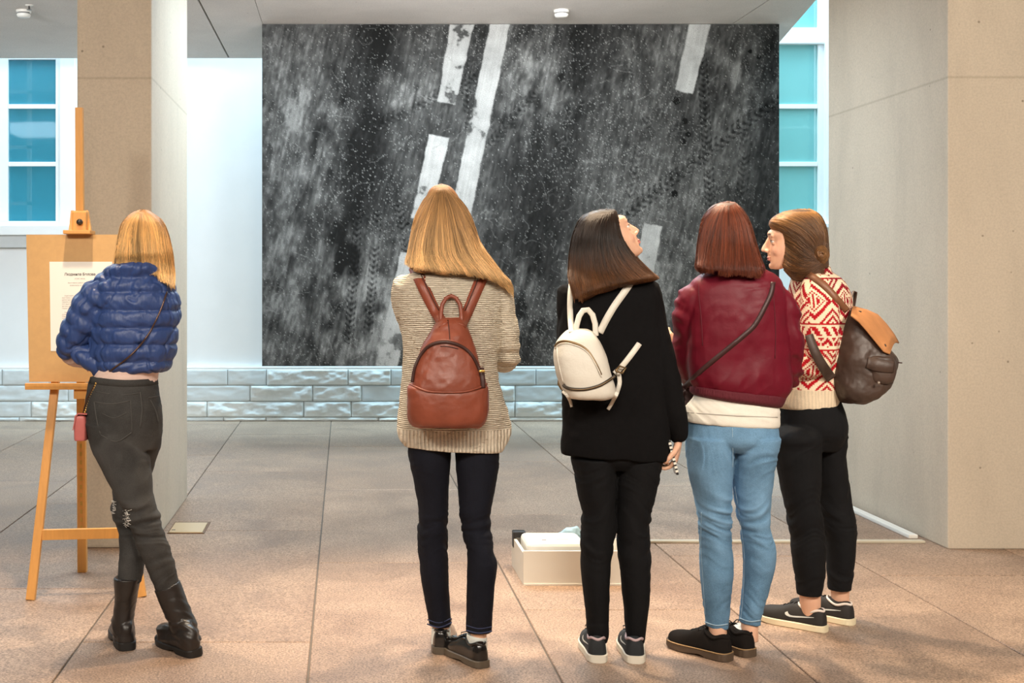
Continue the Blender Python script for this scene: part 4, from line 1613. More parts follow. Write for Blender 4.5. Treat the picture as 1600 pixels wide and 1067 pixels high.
def shoe(fig, parent, heel, dirn, kind, mats, L0=0.25, wid=1.0, tilt=0.0, sole_h=0.022, heel_h=None, swoosh=None, laces=True, welt=None, loops=True, shaft=None, disp=None):
    """heel: (X, Y) of the back of the sole on the floor; dirn: (dx, dy) to the toe."""
    m_up, m_sole, m_lace = mats[:3]
    st = STATIONS[kind]
    k = L0 / st[-1][0]
    f = Vector((dirn[0], dirn[1], 0)).normalized()
    r = Vector((f.y, -f.x, 0))
    rot = Matrix.Rotation(math.radians(tilt), 3, f)
    hp = Vector((heel[0], heel[1], 0))
    W = lambda x, y, z: hp + rot @ (r * x + f * y + Vector((0, 0, z)))
    base = sole_h
    D = catmull([(y * k, w * wid, z + base - 0.01) for y, w, z in st], 3)
    n = 18
    vs = []
    for y, w, zt in D:
        z0 = base * 0.7
        for j in range(n + 1):
            t = math.pi * j / n
            ct, sn = math.cos(t), math.sin(t)
            vs.append(W(w * math.copysign(abs(ct) ** 0.75, ct), y, z0 + (zt - z0) * sn ** 0.8))
    nn = n + 1
    fs = []
    for i in range(len(D) - 1):
        for j in range(nn):
            a, b = i * nn + j, i * nn + (j + 1) % nn
            fs.append((a, b, b + nn, a + nn))
    fs.append(tuple(range(nn)))
    fs.append(tuple(reversed(range((len(D) - 1) * nn, len(D) * nn))))
    if shaft is not None:
        so, _w = fig.skin('boot', [(vs, fs), shaft], 0.004, m_up, parent, 8, disp)
    else:
        so = fig.add('shoe', [(vs, fs)], m_up, parent)
    # sole: a little wider, lifted at the toe, hollow before the heel block
    hh = heel_h or 0.0
    vs = []
    for y, w, zt in D:
        t = y / L0
        lo = 0.010 * max(0, (t - 0.72) / 0.28) ** 2
        if hh:
            lo += hh * (1 / (1 + math.exp(-(t - 0.34) * 60))) * (1 - 1 / (1 + math.exp(-(t - 0.52) * 14)))
        hi = sole_h + (0.004 if t > 0.9 else 0)
        ww = w + 0.0045
        yy = y + (0.004 if t > 0.9 else -0.004 if t < 0.06 else 0)
        e = min(0.003, (hi - lo) * 0.3)
        for x, z in ((-ww + e, lo), (ww - e, lo), (ww, lo + e), (ww, hi - e), (ww - e, hi), (-ww + e, hi), (-ww, hi - e), (-ww, lo + e)):
            vs.append(W(x, yy, z))
    fs = ring_faces(len(D), 8) + [tuple(reversed(range(8))), tuple(range((len(D) - 1) * 8, len(D) * 8))]
    fig.add('sole', [(vs, fs)], m_sole, so, smooth=False)
    if welt is not None:
        loop = [W(w + 0.0045, y, sole_h + 0.001) for y, w, z in D] + [W(-w - 0.0045, y, sole_h + 0.001) for y, w, z in reversed(D)]
        fig.add('welt', [tube3(loop + [loop[0]], [(0.0028, 0.0022)] * (len(loop) + 1), 6, ref=(0, 0, 1), caps='flat')], welt, so)
    zt_at = lambda y: float(np.interp(y, D[:, 0], D[:, 2]))
    w_at = lambda y: float(np.interp(y, D[:, 0], D[:, 1]))
    if laces:
        lp = []
        for q in range(5):
            y = (0.098 + q * 0.014) * k
            z = zt_at(y)
            lp.append(tube3([W(-0.020, y + 0.002, z - 0.010), W(-0.010, y, z + 0.001), W(0, y - 0.002, z + 0.003), W(0.010, y, z + 0.001), W(0.020, y + 0.002, z - 0.010)], [(0.0024, 0.0018)] * 5, 6, ref=(0, 0, 1)))
        if loops:
            y, z = 0.092 * k, zt_at(0.092 * k)
            for sx in (-1, 1):
                lp.append(tube3([W(0, y, z + 0.004), W(sx * 0.016, y - 0.002, z + 0.016), W(sx * 0.034, y + 0.006, z + 0.012), W(sx * 0.034, y + 0.012, z - 0.002), W(sx * 0.016, y + 0.006, z + 0.002), W(0, y, z + 0.004)], [(0.0022, 0.0022)] * 6, 6, ref=(0, 0, 1)))
        fig.add('laces', lp, m_lace, so)['kind'] = 'stuff'
    # collar round the ankle opening
    if kind == 'low':
        zc = lambda y: zt_at(y) - 0.004
        loop = []
        for q in range(33):
            t = 2 * math.pi * q / 32
            y = (0.053 + 0.046 * math.cos(t)) * k
            loop.append(W(0.029 * wid * math.sin(t), y, zc(y) + 0.004 - 0.012 * math.sin(t) ** 2))
        fig.add('collar', [tube3(loop, [(0.004, 0.005)] * 33, 8, ref=(0, 0, 1), caps='flat')], mats[3] if len(mats) > 3 else m_up, so)
    # tick emblem on both sides
    if swoosh is not None:
        def surf(sx, y, z):
            w, zt, z0 = w_at(y), zt_at(y), base * 0.7
            s = max(0.0, min(1.0, (z - z0) / (zt - z0)))
            sn = s ** (1 / 0.8)
            ct = math.sqrt(max(0.0, 1 - sn * sn))
            return W(sx * (w * ct ** 0.75 + 0.0015), y, z)
        # y measured from the heel, lower and upper edge
        low = [(0.030, 0.0515), (0.050, 0.0478), (0.070, 0.0445), (0.090, 0.0412), (0.105, 0.0395), (0.118, 0.0392), (0.128, 0.0415), (0.1345, 0.0465), (0.1350, 0.053)]
        upp = [(0.030, 0.0530), (0.050, 0.0512), (0.070, 0.0492), (0.090, 0.0470), (0.104, 0.0455), (0.114, 0.0458), (0.1195, 0.0485), (0.1235, 0.0530), (0.1260, 0.0585)]
        dz = sole_h - 0.022
        for sx in (-1, 1):
            vs = []
            for (ya, za), (yb, zb) in zip(low, upp):
                for q in range(4):
                    t = q / 3
                    vs.append(surf(sx, (ya + (yb - ya) * t) * k, (za + (zb - za) * t) + dz))
            fs = []
            for i in range(len(low) - 1):
                for q in range(3):
                    a = i * 4 + q
                    fs.append((a, a + 1, a + 5, a + 4))
            fig.add('tick_emblem', [(vs, fs)], swoosh, so)
    return so


def scale_rows(rows, k):
    out = []
    for r in rows:
        v, ul, ur, d, b = r[:5]
        c, a = (ul + ur) / 2, (ur - ul) / 2
        out.append((v, c - a * k, c + a * k, d, b * k))
    return out


def wrinkle(zones, amp=0.004, seed=0, base=0.0012):
    """zones: (z, spread, strength); cross folds round a limb, strongest at the zones."""
    def fn(co, nr):
        w = np.full(len(co), 0.16)
        for z, sp, st in zones:
            w = w + st * np.exp(-(((co[:, 2] - z) / sp) ** 2))
        sl = 6 * vnoise(co * 5, seed + 3) + 5.0 * vnoise(co * 2.5, seed + 4)
        f = vnoise(np.stack([co[:, 0] * 8, co[:, 1] * 8, co[:, 2] * 36 + sl], 1), seed)
        g = vnoise(np.stack([co[:, 0] * 10, co[:, 1] * 10, co[:, 2] * 58 + 1.4 * sl], 1), seed + 5)
        ridge = 0.55 - 1.5 * np.minimum(np.abs(g), 0.6)
        return amp * w * (0.75 * f + 0.55 * ridge) + base * fbm(co * 22, 3, seed + 9)
    return fn


def set_fade(me, wco, fn, amp, zt, k=0.7):
    f = fn(wco, None) / amp
    c = np.exp(-(((wco[:, 2] - zt) / 0.16) ** 2))
    v = np.clip(0.05 + 0.65 * f + 0.30 * c + 0.15 * vnoise(wco * 14, 3), 0, 1) * k
    me.attributes.new('fade', 'FLOAT', 'POINT').data.foreach_set('value', v.astype(np.float32))


def zof(fig, v, d=0.0):
    return fig.pt(0, v, d).z


SKIN = lin(224, 176, 148)
M_skin = attr_mat('skin', 0.5, 0.35, subsurf=0.08, bump=0.05, bscale=400)


def build_body(fig, spec, label, vox=0.005):
    parts = []
    parts.append(fig.loft(scale_rows(spec['torso'], 0.74), 28))
    parts.append(fig.loft(scale_rows(spec['hips'], 0.78), 28))
    for leg in spec['legs']:
        parts.append(fig.loft(scale_rows(leg, 0.78), 20))
    for ank in spec.get('ankles', ()):
        parts.append(fig.loft(ank, 20))
    for arm in spec['arms']:
        parts.append(fig.limb(arm, 16, 4, 0.52))
    parts.append(fig.limb(spec['neck'], 20))
    for hnd in spec.get('hands', ()):
        parts += hand_parts(*hnd)
    hc, hf, hu, hk = spec['head']
    parts += head_parts(hc, hf, hu, hk)
    me, wco = voxel('person', parts, vox, 5 if vox < 0.004 else 2, head_disp(hc, hf, hu, hk), fig.o)
    set_color(me, skin_tone(wco, SKIN, hc, hf, hu, hk), 'tone')
    ob = link('person', me, M_skin)
    ob.location = fig.o
    tag(ob, label, 'person')
    eyes(fig, ob, hc, hf, hu, hk, spec.get('gaze', (0, 0)))
    return ob
# ------------------------------------------------------------------ woman in the blue padded jacket
M_blond = hair_mat('honey blond strands', lin(150, 108, 64), lin(206, 162, 102), lin(222, 184, 126))
M_blond_b = simple('honey blond mass', lin(150, 102, 52), 0.6, noise=0.25, nscale=60, stretch=(3, 3, 0.25))
M_puff = simple('blue quilted nylon', lin(48, 70, 122), 0.45, spec=0.45, noise=0.12, nscale=25, bump=0.6, bscale=55, stretch=(1.6, 1.6, 0.5))
M_pinkknit = simple('pale pink jersey', lin(226, 196, 184), 0.85, bump=0.15, bscale=250, noise=0.03)
M_greyjean = denim('washed black denim', lin(58, 57, 56), 0.25)
M_seam = simple('grey seam thread', lin(72, 70, 68), 0.9)
M_boot = simple('black boot leather', lin(38, 33, 31), 0.38, noise=0.15, nscale=18, bump=0.2, bscale=40)
M_bsole = simple('black rubber', lin(28, 26, 25), 0.6)
M_fray = simple('frayed white thread', lin(214, 212, 206), 0.9)

A = Fig(4.78, (-0.68, 4.76))
a_torso = [(411, 174, 258, 0.0, 44), (418, 165, 261, 0, 47), (430, 158, 264, 0, 44), (442, 147, 270, 0, 47), (458, 142, 278, 0, 50), (484, 140, 283, 0, 52),
           (511, 142, 280, 0, 53), (537, 146, 278, 0, 52), (556, 148, 274, 0, 50), (572, 152, 270, 0, 46), (581, 158, 263, 0, 41)]
seams = [413, 433, 455.5, 484, 511, 537, 563, 583]


def puff_v(v):
    for a, b in zip(seams[:-1], seams[1:]):
        if v <= b:
            t = min(max((v - a) / (b - a), 0), 1)
            return 5.2 * math.sin(math.pi * t) ** 0.55 - 4.6
    return -4.6


a_arm_l = [(182, 446, 0.0, 30, 36), (152, 470, 0.0, 33, 38), (130, 502, 0.01, 30, 35), (113, 530, 0.03, 24, 30), (105, 548, 0.05, 17, 23)]
seg_l = 0.052
puff_s = lambda s: 0.011 * abs(math.sin(math.pi * s / seg_l)) ** 0.55 - 0.010
a_arm_r = [(250, 454, 0.02, 24, 28), (254, 500, 0.05, 20, 24), (248, 545, 0.10, 18, 22), (225, 560, 0.22, 15, 17), (185, 562, 0.30, 12, 12)]
a_fore_l = [(110, 552, 0.05, 17, 18), (124, 560, 0.13, 15, 16), (150, 562, 0.22, 13, 13), (172, 562, 0.28, 11, 11)]
a_hips = [(588, 142, 242, 0, 38), (600, 138, 247, 0, 43), (620, 134, 250, 0, 47), (645, 132, 254, 0, 51), (668, 133, 254, 0, 51), (688, 140, 252, 0, 46), (700, 148, 248, 0, 40)]
a_leg_n = [(660, 133, 206, -0.015, 46), (700, 144, 229, -0.03, 43), (742, 164, 237, -0.05, 38), (770, 179, 238, -0.06, 33), (797, 193, 245, -0.06, 31), (821, 201, 252, -0.06, 29),
           (864, 220, 268, -0.05, 29), (893, 231, 275, -0.04, 26), (920, 243, 281, -0.04, 22)]
a_leg_f = [(660, 190, 254, 0.02, 46), (700, 192, 249, 0.05, 41), (742, 180, 236, 0.09, 36), (770, 177, 226, 0.10, 31), (797, 174, 221, 0.09, 28), (817, 182, 222, 0.08, 27),
           (837, 186, 224, 0.06, 26), (870, 186, 226, 0.04, 26), (910, 184, 221, 0.02, 22)]
a_shaft_f = [(901, 178, 221, 0.02, 26), (925, 179, 216, 0.02, 24), (955, 178, 210, 0.02, 22), (983, 176, 211, 0.02, 23), (1000, 177, 210, 0.03, 24)]
a_shaft_n = [(914, 241, 281, -0.035, 25, -15), (935, 249, 289, -0.04, 24, -11), (963, 260, 301, -0.045, 23, -9), (988, 269, 312, -0.045, 23, -6), (1002, 274, 315, -0.04, 23, -4)]
hc = A.pt(224, 384, 0.02)
specA = dict(torso=a_torso, hips=a_hips, legs=[a_leg_n, a_leg_f], ankles=[scale_rows(a_shaft_f, 0.75), scale_rows(a_shaft_n, 0.75)],
             arms=[a_arm_l[:], a_fore_l, a_arm_r], neck=[(222, 395, 0.0, 21, 22), (221, 420, 0.0, 22, 22), (218, 440, 0.0, 30, 26)],
             hands=[(A.pt(172, 562, 0.28), (1, 0.35, 0.05), (0, 0.2, 1), 1, 0.5), (A.pt(185, 562, 0.30), (-1, 0.3, 0), (0, 0.3, 1), 1, 0.5)],
             head=(hc, (-0.25, 0.96, -0.06), (0.02, 0.03, 1), 0.95))
pA = build_body(A, specA, 'person in a blue padded jacket and black boots standing with crossed legs at the easel')

jk_parts = [A.loft(A.dense(a_torso, 8), 44, 2.2, 1, puff_v), A.limb(a_arm_l, 26, 10, 1.0, puff_s),
            A.limb([(172, 500, 0.0, 16, 24), (160, 530, 0.0, 18, 26), (152, 556, 0.0, 14, 22)], 18, 6), A.limb([(128, 552, 0.02, 17, 22), (142, 562, 0.0, 17, 20), (152, 572, -0.01, 14, 17), (153, 582, 0.0, 9, 12)], 18, 6)]


def jk_disp(co, nr):
    q = np.stack([co[:, 0] * 22 + 2.0 * vnoise(co * 9, 5), co[:, 1] * 22, co[:, 2] * 7], 1)
    f = vnoise(q, 11)
    cre = -0.006 * np.exp(-(np.abs(f) / 0.16) ** 2)
    q2 = np.stack([co[:, 0] * 30 + 3 * vnoise(co * 6, 8), co[:, 1] * 30, co[:, 2] * 30], 1)
    return cre + 0.004 * fbm(co * 16, 3, 21) + 0.0028 * (1 - 2 * np.abs(vnoise(q2, 23)))


jacket, wA = A.skin('padded_jacket', jk_parts, 0.0045, M_puff, pA, 1, jk_disp)
bvA_j = bvh_of(jacket.data, A.o)
shirt, _ = A.skin('pink_top', [A.loft([(555, 164, 256, 0.0, 40), (575, 152, 254, 0, 41), (586, 147, 247, 0, 40), (598, 143, 247, 0, 40)], 32),
                               A.limb(a_fore_l, 18, 4, 1.0)], 0.0045, M_pinkknit, pA, 2, wrinkle([(zof(A, 585), 0.05, 0.5)], 0.004, 4))
wr_a = wrinkle([(zof(A, 808), 0.09, 1.3), (zof(A, 705), 0.05, 0.9), (zof(A, 890), 0.06, 0.5)], 0.0065, 31)
jeans, wj = A.skin('jeans', [A.loft(a_hips, 36), A.loft(a_leg_n, 28), A.loft(a_leg_f, 28)], 0.0045, M_greyjean, pA, 6, wr_a)
set_fade(jeans.data, wj, wr_a, 0.0065, zof(A, 760), 0.5)
bvA_p = bvh_of(jeans.data, A.o)
seam_paths = [[(141, 600, 2), (190, 603, 2), (247, 601, 2)], [(147, 628, 1.8), (175, 631, 1.8), (204, 626, 1.8)],
              [(147, 628, 1.6), (151, 655, 1.6), (157, 679, 1.6)], [(204, 626, 1.6), (206, 655, 1.6), (206, 675, 1.6)], [(157, 679, 1.6), (182, 690, 1.6), (206, 675, 1.6)],
              [(219, 612, 1.8), (222, 640, 1.8), (219, 668, 1.8)], [(232, 621, 1.6), (241, 620, 1.6), (249, 618, 1.6)], [(235, 625, 1.6), (243, 640, 1.6), (248, 660, 1.6)],
              [(150, 612, 1.5), (190, 617, 1.5), (218, 614, 1.5)], [(160, 646, 1.3), (178, 653, 1.3), (198, 645, 1.3)]]
A.each('seam', [A.strip(sp_, [bvA_p], 0.0016, 0.0004, 4) for sp_ in seam_paths], M_seam, jeans)
A.add('waistband', [A.strip([(141, 594, 11), (165, 597, 11), (195, 599, 11), (225, 598, 11), (246, 595, 11)], [bvA_p], 0.003, 0.0, 4)], M_greyjean, jeans)
fr = []
for q in range(44):
    u0, v0 = 192 + rng.uniform(0, 9), 797 + rng.uniform(0, 26)
    fr.append(A.strip([(u0, v0, 0.9), (u0 + rng.uniform(1, 6), v0 + rng.uniform(-2, 3), 0.8)], [bvA_p], 0.002, 0.0006, 2))
for q in range(14):
    u0, v0 = 174 + rng.uniform(0, 3), 780 + rng.uniform(0, 24)
    fr.append(A.strip([(u0, v0, 1.2), (u0 + rng.uniform(2, 5), v0 + rng.uniform(-1, 3), 1.0)], [bvA_p], 0.002, 0.0006, 2))
A.add('frayed_tear', fr, M_fray, jeans)['kind'] = 'stuff'
jeans.children[-1]['label'] = 'frayed white tear at the knee'
# boots: shaft joined with the foot
for heel, dr, shaft, tl in (((-0.803, 4.735), (-0.30, 0.95), a_shaft_f, 0), ((-0.536, 4.655), (-0.62, 0.78), a_shaft_n, -8)):
    shoe(A, pA, heel, dr, 'boot', (M_boot, M_bsole, M_boot), 0.255, 0.96, tl, 0.030, heel_h=0.018, laces=False,
         shaft=A.loft(shaft, 28), disp=wrinkle([(zof(A, 965), 0.05, 1.2), (zof(A, 988), 0.03, 1.0)], 0.006, 51))
hair(A, pA, [(329, 216, 231, 0.02, 5), (334, 203, 241, 0.02, 18), (346, 192, 253, 0.02, 31), (366, 187, 261, 0.015, 38), (395, 183, 267, 0.0, 41), (408, 182, 268, 0.005, 37), (425, 190, 270, 0.0, 34), (446, 257, 272, -0.06, 18)],
     [[(212, 332), (196, 352), (187, 388), (183, 419)], [(217, 330), (206, 354), (202, 390), (203, 424)], [(221, 329), (221, 354), (222, 390), (224, 426)],
      [(226, 329), (238, 354), (243, 390), (246, 428)], [(232, 331), (254, 354), (262, 392), (268, 445)]], (M_blond_b, M_blond), 3800, seed=3)
# chain of the little bag and the bag itself
M_chain = simple('dark chain metal', lin(92, 70, 60), 0.35, 0.6)
M_gold = simple('gold chain', lin(206, 168, 96), 0.3, 0.8)
M_pinkl = simple('dusty pink leather', lin(190, 104, 100), 0.45, noise=0.05, bump=0.1, bscale=90)
PO = A.pt(125, 665, -0.02)
purse = empty('shoulder_bag', PO)
tag(purse, 'small dusty pink flap bag on a thin chain by the blue jacket', 'bag')
ch_path = [(261, 456, 2.6), (252, 482, 2.6), (240, 508, 2.6), (230, 525, 2.6), (214, 545, 2.6), (196, 562, 2.6), (178, 575, 2.6), (160, 590, 2.6), (150, 599, 2.6), (142, 612, 2.6)]
vs, fs = A.strip(ch_path, [bvA_j, bvA_p], 0.004, 0.001, 6, post=[(136, 622, -0.06, 2.4), (132, 636, -0.05, 2.2), (129, 650, -0.04, 2.2)])
link('chain', mesh_from('chain', [Vector(v) - PO for v in vs], fs), M_chain, purse)
lk = []
for q in range(16):
    t = q / 15
    c = A.pt(150 - 20 * t, 599 + 52 * t, -0.075 + 0.03 * t)
    lk.append(ball(c, 0.0045))
link('chain_links', mesh_from('chain_links', *[[Vector(v) - PO for v in join(lk)[0]], join(lk)[1]]), M_gold, purse)['kind'] = 'stuff'


def soft_box(fig, rows, p, name, mat, parent, origin, vox=0.004, disp=None, smooth=2, extra=()):
    me, w = voxel(name, [fig.loft(rows, 44, p, 4)] + list(extra), vox, smooth, disp, origin)
    return link(name, me, mat, parent)


soft_box(A, [(648, 119, 134, -0.035, 15), (654, 118, 137, -0.035, 17), (684, 118, 137, -0.035, 17), (687, 121, 135, -0.035, 15)], 5, 'pouch', M_pinkl, purse, PO, 0.003)
vs, fs = [], []
for d in (-0.078, 0.008):
    for u, v in ((136, 646), (122, 645), (117.5, 649), (115.5, 660), (113, 672)):
        vs.append(A.pt(u, v, d) - PO)
for d in (-0.078, 0.008):
    for u, v in ((136, 648), (122, 647.5), (118.8, 651), (117, 661), (114.5, 672.5)):
        vs.append(A.pt(u, v, d) - PO)
for i in range(4):
    fs += [(i, i + 1, i + 6, i + 5), (10 + i, 15 + i, 16 + i, 11 + i), (i, 10 + i, 11 + i, i + 1), (5 + i, 6 + i, 16 + i, 15 + i)]
fs += [(0, 5, 15, 10), (4, 14, 19, 9)]
link('flap', mesh_from('flap', vs, fs, False), M_pinkl, purse)

# ------------------------------------------------------------------ woman in the cream sweater
M_lblond = hair_mat('long blond strands', lin(88, 62, 36), lin(170, 132, 86), lin(214, 178, 128))
M_lblond_b = simple('long blond mass', lin(128, 84, 38), 0.6, noise=0.25, nscale=60, stretch=(3, 3, 0.25))
M_sweat = knit_mat('cream chunky knit', lin(236, 224, 204), (0.58, 0.50, 0.44, 1))
M_navy = denim('dark navy denim', lin(22, 24, 34), 0.1)
M_navys = simple('navy hem thread', lin(52, 60, 92), 0.9)
M_patent = simple('black patent leather', lin(22, 20, 20), 0.18, coat=0.5)
M_oxs = simple('dark translucent sole', lin(92, 82, 70), 0.45)
M_sock = simple('white cotton sock', lin(226, 230, 226), 0.9, bump=0.2, bscale=300)
M_cognac = simple('cognac leather', lin(138, 70, 50), 0.42, spec=0.5, noise=0.14, nscale=10, bump=0.25, bscale=60)
M_zip = simple('dark zip', lin(62, 32, 26), 0.5)

B = Fig(4.66, (0.42, 4.68))
b_torso = [(418, 664, 735, 0.0, 26), (426, 642, 762, 0, 37), (436, 624, 780, 0, 44), (456, 619, 788, 0, 49), (480, 621, 789, 0, 51), (520, 627, 783, 0, 52), (560, 630, 776, 0, 52),
           (600, 627, 780, 0, 52), (640, 622, 792, 0, 52), (664, 620, 797, 0, 52, 3), (684, 623, 793, 0, 51, 7), (695, 628, 788, 0, 51, 9), (701, 632, 785, 0, 50, 9)]
b_arm_l = [(634, 444, 0, 21, 28), (628, 470, 0.02, 18, 26), (637, 505, 0.05, 15, 23), (646, 545, 0.10, 15, 21), (655, 575, 0.16, 15, 17), (668, 570, 0.27, 13, 14), (690, 555, 0.34, 11, 11)]
b_arm_r = [(776, 444, 0, 21, 28), (783, 470, 0.0, 18, 26), (789, 500, 0.0, 18, 25), (792, 535, 0.02, 19.5, 26), (790, 560, 0.06, 20.5, 21), (775, 562, 0.18, 16, 17), (750, 550, 0.30, 12, 12)]
b_hips = [(655, 652, 768, 0, 38), (688, 646, 774, 0, 38), (702, 652, 768, 0, 30)]
b_leg_l = [(680, 640, 704, 0.0, 34), (706, 637, 705, 0.005, 40), (745, 645, 702, 0.02, 38), (800, 654, 700, 0.04, 31), (850, 653, 699, 0.06, 29), (905, 658, 701, 0.08, 28), (940, 664, 703, 0.09, 24), (966, 669, 705, 0.09, 20), (977, 671, 705, 0.09, 19.5)]
b_leg_r = [(680, 711, 776, 0.0, 34), (712, 711, 780, 0, 40), (749, 714, 776, -0.01, 38), (800, 718, 767, -0.02, 31), (832, 722, 767, -0.03, 29), (861, 729, 771, -0.05, 29), (883, 730, 776, -0.06, 29), (927, 729, 772, -0.07, 25), (987, 728, 768, -0.075, 20)]
hc = B.pt(692, 342, 0.03)
specB = dict(torso=b_torso, hips=b_hips, legs=[b_leg_l, b_leg_r],
             ankles=[[(960, 676, 701, 0.085, 13), (990, 677, 702, 0.085, 15), (1006, 676, 703, 0.09, 17)], [(970, 736, 761, -0.08, 13), (1000, 734, 760, -0.07, 15), (1022, 732, 760, -0.06, 17)]],
             arms=[b_arm_l, b_arm_r], neck=[(693, 378, 0.02, 22, 23), (697, 412, 0.0, 22, 23), (700, 436, 0.0, 32, 28)],
             hands=[(B.pt(690, 555, 0.34), (0.9, 0.3, 0.1), (-0.2, 0.3, 1), 1, 0.6), (B.pt(750, 550, 0.30), (-0.9, 0.3, 0.1), (0.2, 0.3, 1), -1, 0.6)],
             head=(hc, (0.02, 1, 0.06), (0.03, 0, 1), 0.95))
pB = build_body(B, specB, 'person in a cream knit sweater wearing a brown leather backpack')


def sw_disp(co, nr):
    q = np.stack([co[:, 0] * 16, co[:, 1] * 16, co[:, 2] * 5], 1)
    low = np.clip((zof(B, 560) - co[:, 2]) / 0.25, 0, 1)
    rib = 0.0022 * np.sin(np.arctan2(co[:, 1] - B.Y0, co[:, 0] - 0.385) * 60) * np.clip((zof(B, 668) - co[:, 2]) / 0.02, 0, 1) * np.clip((co[:, 2] - zof(B, 700)) / 0.02, 0, 1) * np.clip(1 - 1.6 * np.abs(nr[:, 2]), 0, 1)
    el = np.exp(-(((co[:, 0] - 0.60) / 0.08) ** 2 + ((co[:, 2] - zof(B, 560)) / 0.09) ** 2))
    edge = np.clip((co[:, 2] - zof(B, 701)) / 0.03, 0.15, 1)
    return 0.007 * edge * vnoise(q, 71) * (0.5 + 1.0 * low) + 0.004 * edge * fbm(co * 20, 3, 72) + rib + 0.010 * el * vnoise(np.stack([co[:, 0] * 10, co[:, 1] * 10, co[:, 2] * 38], 1), 73)


sweater, _ = B.skin('knit_sweater', [B.loft(b_torso, 48, 2.3), B.limb(b_arm_l, 24), B.limb(b_arm_r, 24)], 0.0042, M_sweat, pB, 4, sw_disp)
bvB = bvh_of(sweater.data, B.o)
nb = [B.strip([(652, 417, 7), (672, 422, 7), (700, 425, 7), (722, 423, 7), (742, 418, 7)], [bvB], 0.005, 0.0, 5)]
B.add('neckband', nb, M_sweat, sweater)
pants, _ = B.skin('jeans', [B.loft(b_hips, 36), B.loft(b_leg_l, 28), B.loft(b_leg_r, 28)], 0.004, M_navy, pB, 6,
                  wrinkle([(zof(B, 835), 0.10, 1.2), (zof(B, 720), 0.04, 0.7)], 0.0055, 81))
bvBp = bvh_of(pants.data, B.o)
B.each('hem_seam', [B.strip([(668, 968, 1.6), (686, 973, 1.6), (705, 966, 1.6)], [bvBp], 0.0015, 0.0005), B.strip([(729, 977, 1.6), (748, 982, 1.6), (768, 979, 1.6)], [bvBp], 0.0015, 0.0005),
                   B.strip([(668, 975, 2.2), (686, 980, 2.2), (705, 973, 2.2)], [bvBp], 0.003, 0.0005), B.strip([(729, 985, 2.2), (748, 989, 2.2), (768, 986, 2.2)], [bvBp], 0.003, 0.0005)], M_navys, pants)
B.add('sock', [B.loft([(981, 675, 703, 0.085, 15), (986, 674, 704, 0.085, 17), (1010, 674, 704, 0.09, 20)], 20)], M_sock, pB)
B.add('sock', [B.loft([(992, 730, 760, -0.07, 16, 4), (997, 729, 761, -0.07, 18, 5), (1026, 728, 762, -0.05, 22)], 20)], M_sock, pB)
shoe(B, pB, (0.352, 4.690), (0.16, 0.98), 'low', (M_patent, M_oxs, M_patent), 0.245, 0.95, 0, 0.026, heel_h=0.008, loops=True)
shoe(B, pB, (0.492, 4.525), (-0.42, 0.90), 'low', (M_patent, M_oxs, M_patent), 0.245, 0.97, 0, 0.026, heel_h=0.008, loops=True)
hair(B, pB, [(288, 686, 693, 0.03, 4), (291, 676, 703, 0.03, 15), (299, 668, 712, 0.03, 25), (315, 661, 722, 0.03, 33), (340, 650, 735, 0.02, 38), (373, 644, 745, 0.0, 40), (395, 641, 758, -0.02, 40), (410, 638, 769, -0.04, 38), (424, 645, 778, -0.065, 33), (438, 740, 795, -0.075, 20), (454, 783, 801, -0.06, 9)],
     [[(684, 291), (663, 322), (648, 358), (642, 390), (639, 413)], [(686, 290), (674, 325), (662, 362), (656, 397), (658, 421)], [(688, 289), (684, 325), (679, 365), (678, 400), (690, 425)],
      [(690, 289), (696, 325), (701, 365), (707, 400), (724, 426)], [(692, 290), (710, 325), (723, 362), (740, 398), (768, 432)], [(694, 291), (721, 322), (737, 355), (754, 395), (798, 450)]],
     (M_lblond_b, M_lblond), 4600, seed=5)
# backpack
KO = B.pt(700, 660, -0.19)
bag = empty('leather_backpack', KO)
tag(bag, 'brown cognac leather backpack on the back of the cream knit sweater', 'backpack')
kn = lambda s: (lambda co, nr: s * fbm(co * 14, 3, 91))
body_rows = [(496, 690, 717, -0.150, 12), (502, 681, 725, -0.155, 20), (518, 670, 733, -0.165, 27), (540, 659, 741, -0.175, 31), (575, 646, 753, -0.185, 34), (600, 641, 760, -0.19, 36), (620, 638, 762, -0.19, 36), (641, 638, 762, -0.19, 36), (657, 640, 758, -0.19, 34), (665, 645, 752, -0.19, 28)]
bd = soft_box(B, body_rows, 2.5, 'body', M_cognac, bag, KO, 0.004, kn(0.006))
bvK = bvh_of(bd.data, KO)
pock_rows = [(601, 640, 762, -0.197, 34), (606, 637, 763.5, -0.197, 37), (625, 636, 764, -0.197, 38), (642, 637, 764, -0.197, 38), (657, 640, 759, -0.197, 36), (664, 645, 754, -0.197, 30)]


def pock_disp(co, nr):
    d = np.zeros_like(co)
    x = (co[:, 0] - B.pt(700, 0, -0.2).x) / 0.14
    top = np.clip((co[:, 2] - zof(B, 630, -0.25)) / 0.06, 0, 1)
    d[:, 2] = -0.018 * np.clip(1 - x * x, 0, 1) * top
    return d + nr * (0.003 * fbm(co * 18, 3, 92))[:, None]


pk = soft_box(B, pock_rows, 2.6, 'front_pocket', M_cognac, bag, KO, 0.004, pock_disp)
bvP = bvh_of(pk.data, KO)


def on(fig, name, pieces, mat, parent, origin):
    for p in pieces[1:]:
        on(fig, name, [p], mat, parent, origin)
    V, Fc = join(pieces[:1])
    return link(name, mesh_from(name, [Vector(v) - origin for v in V], Fc, True, True), mat, parent)


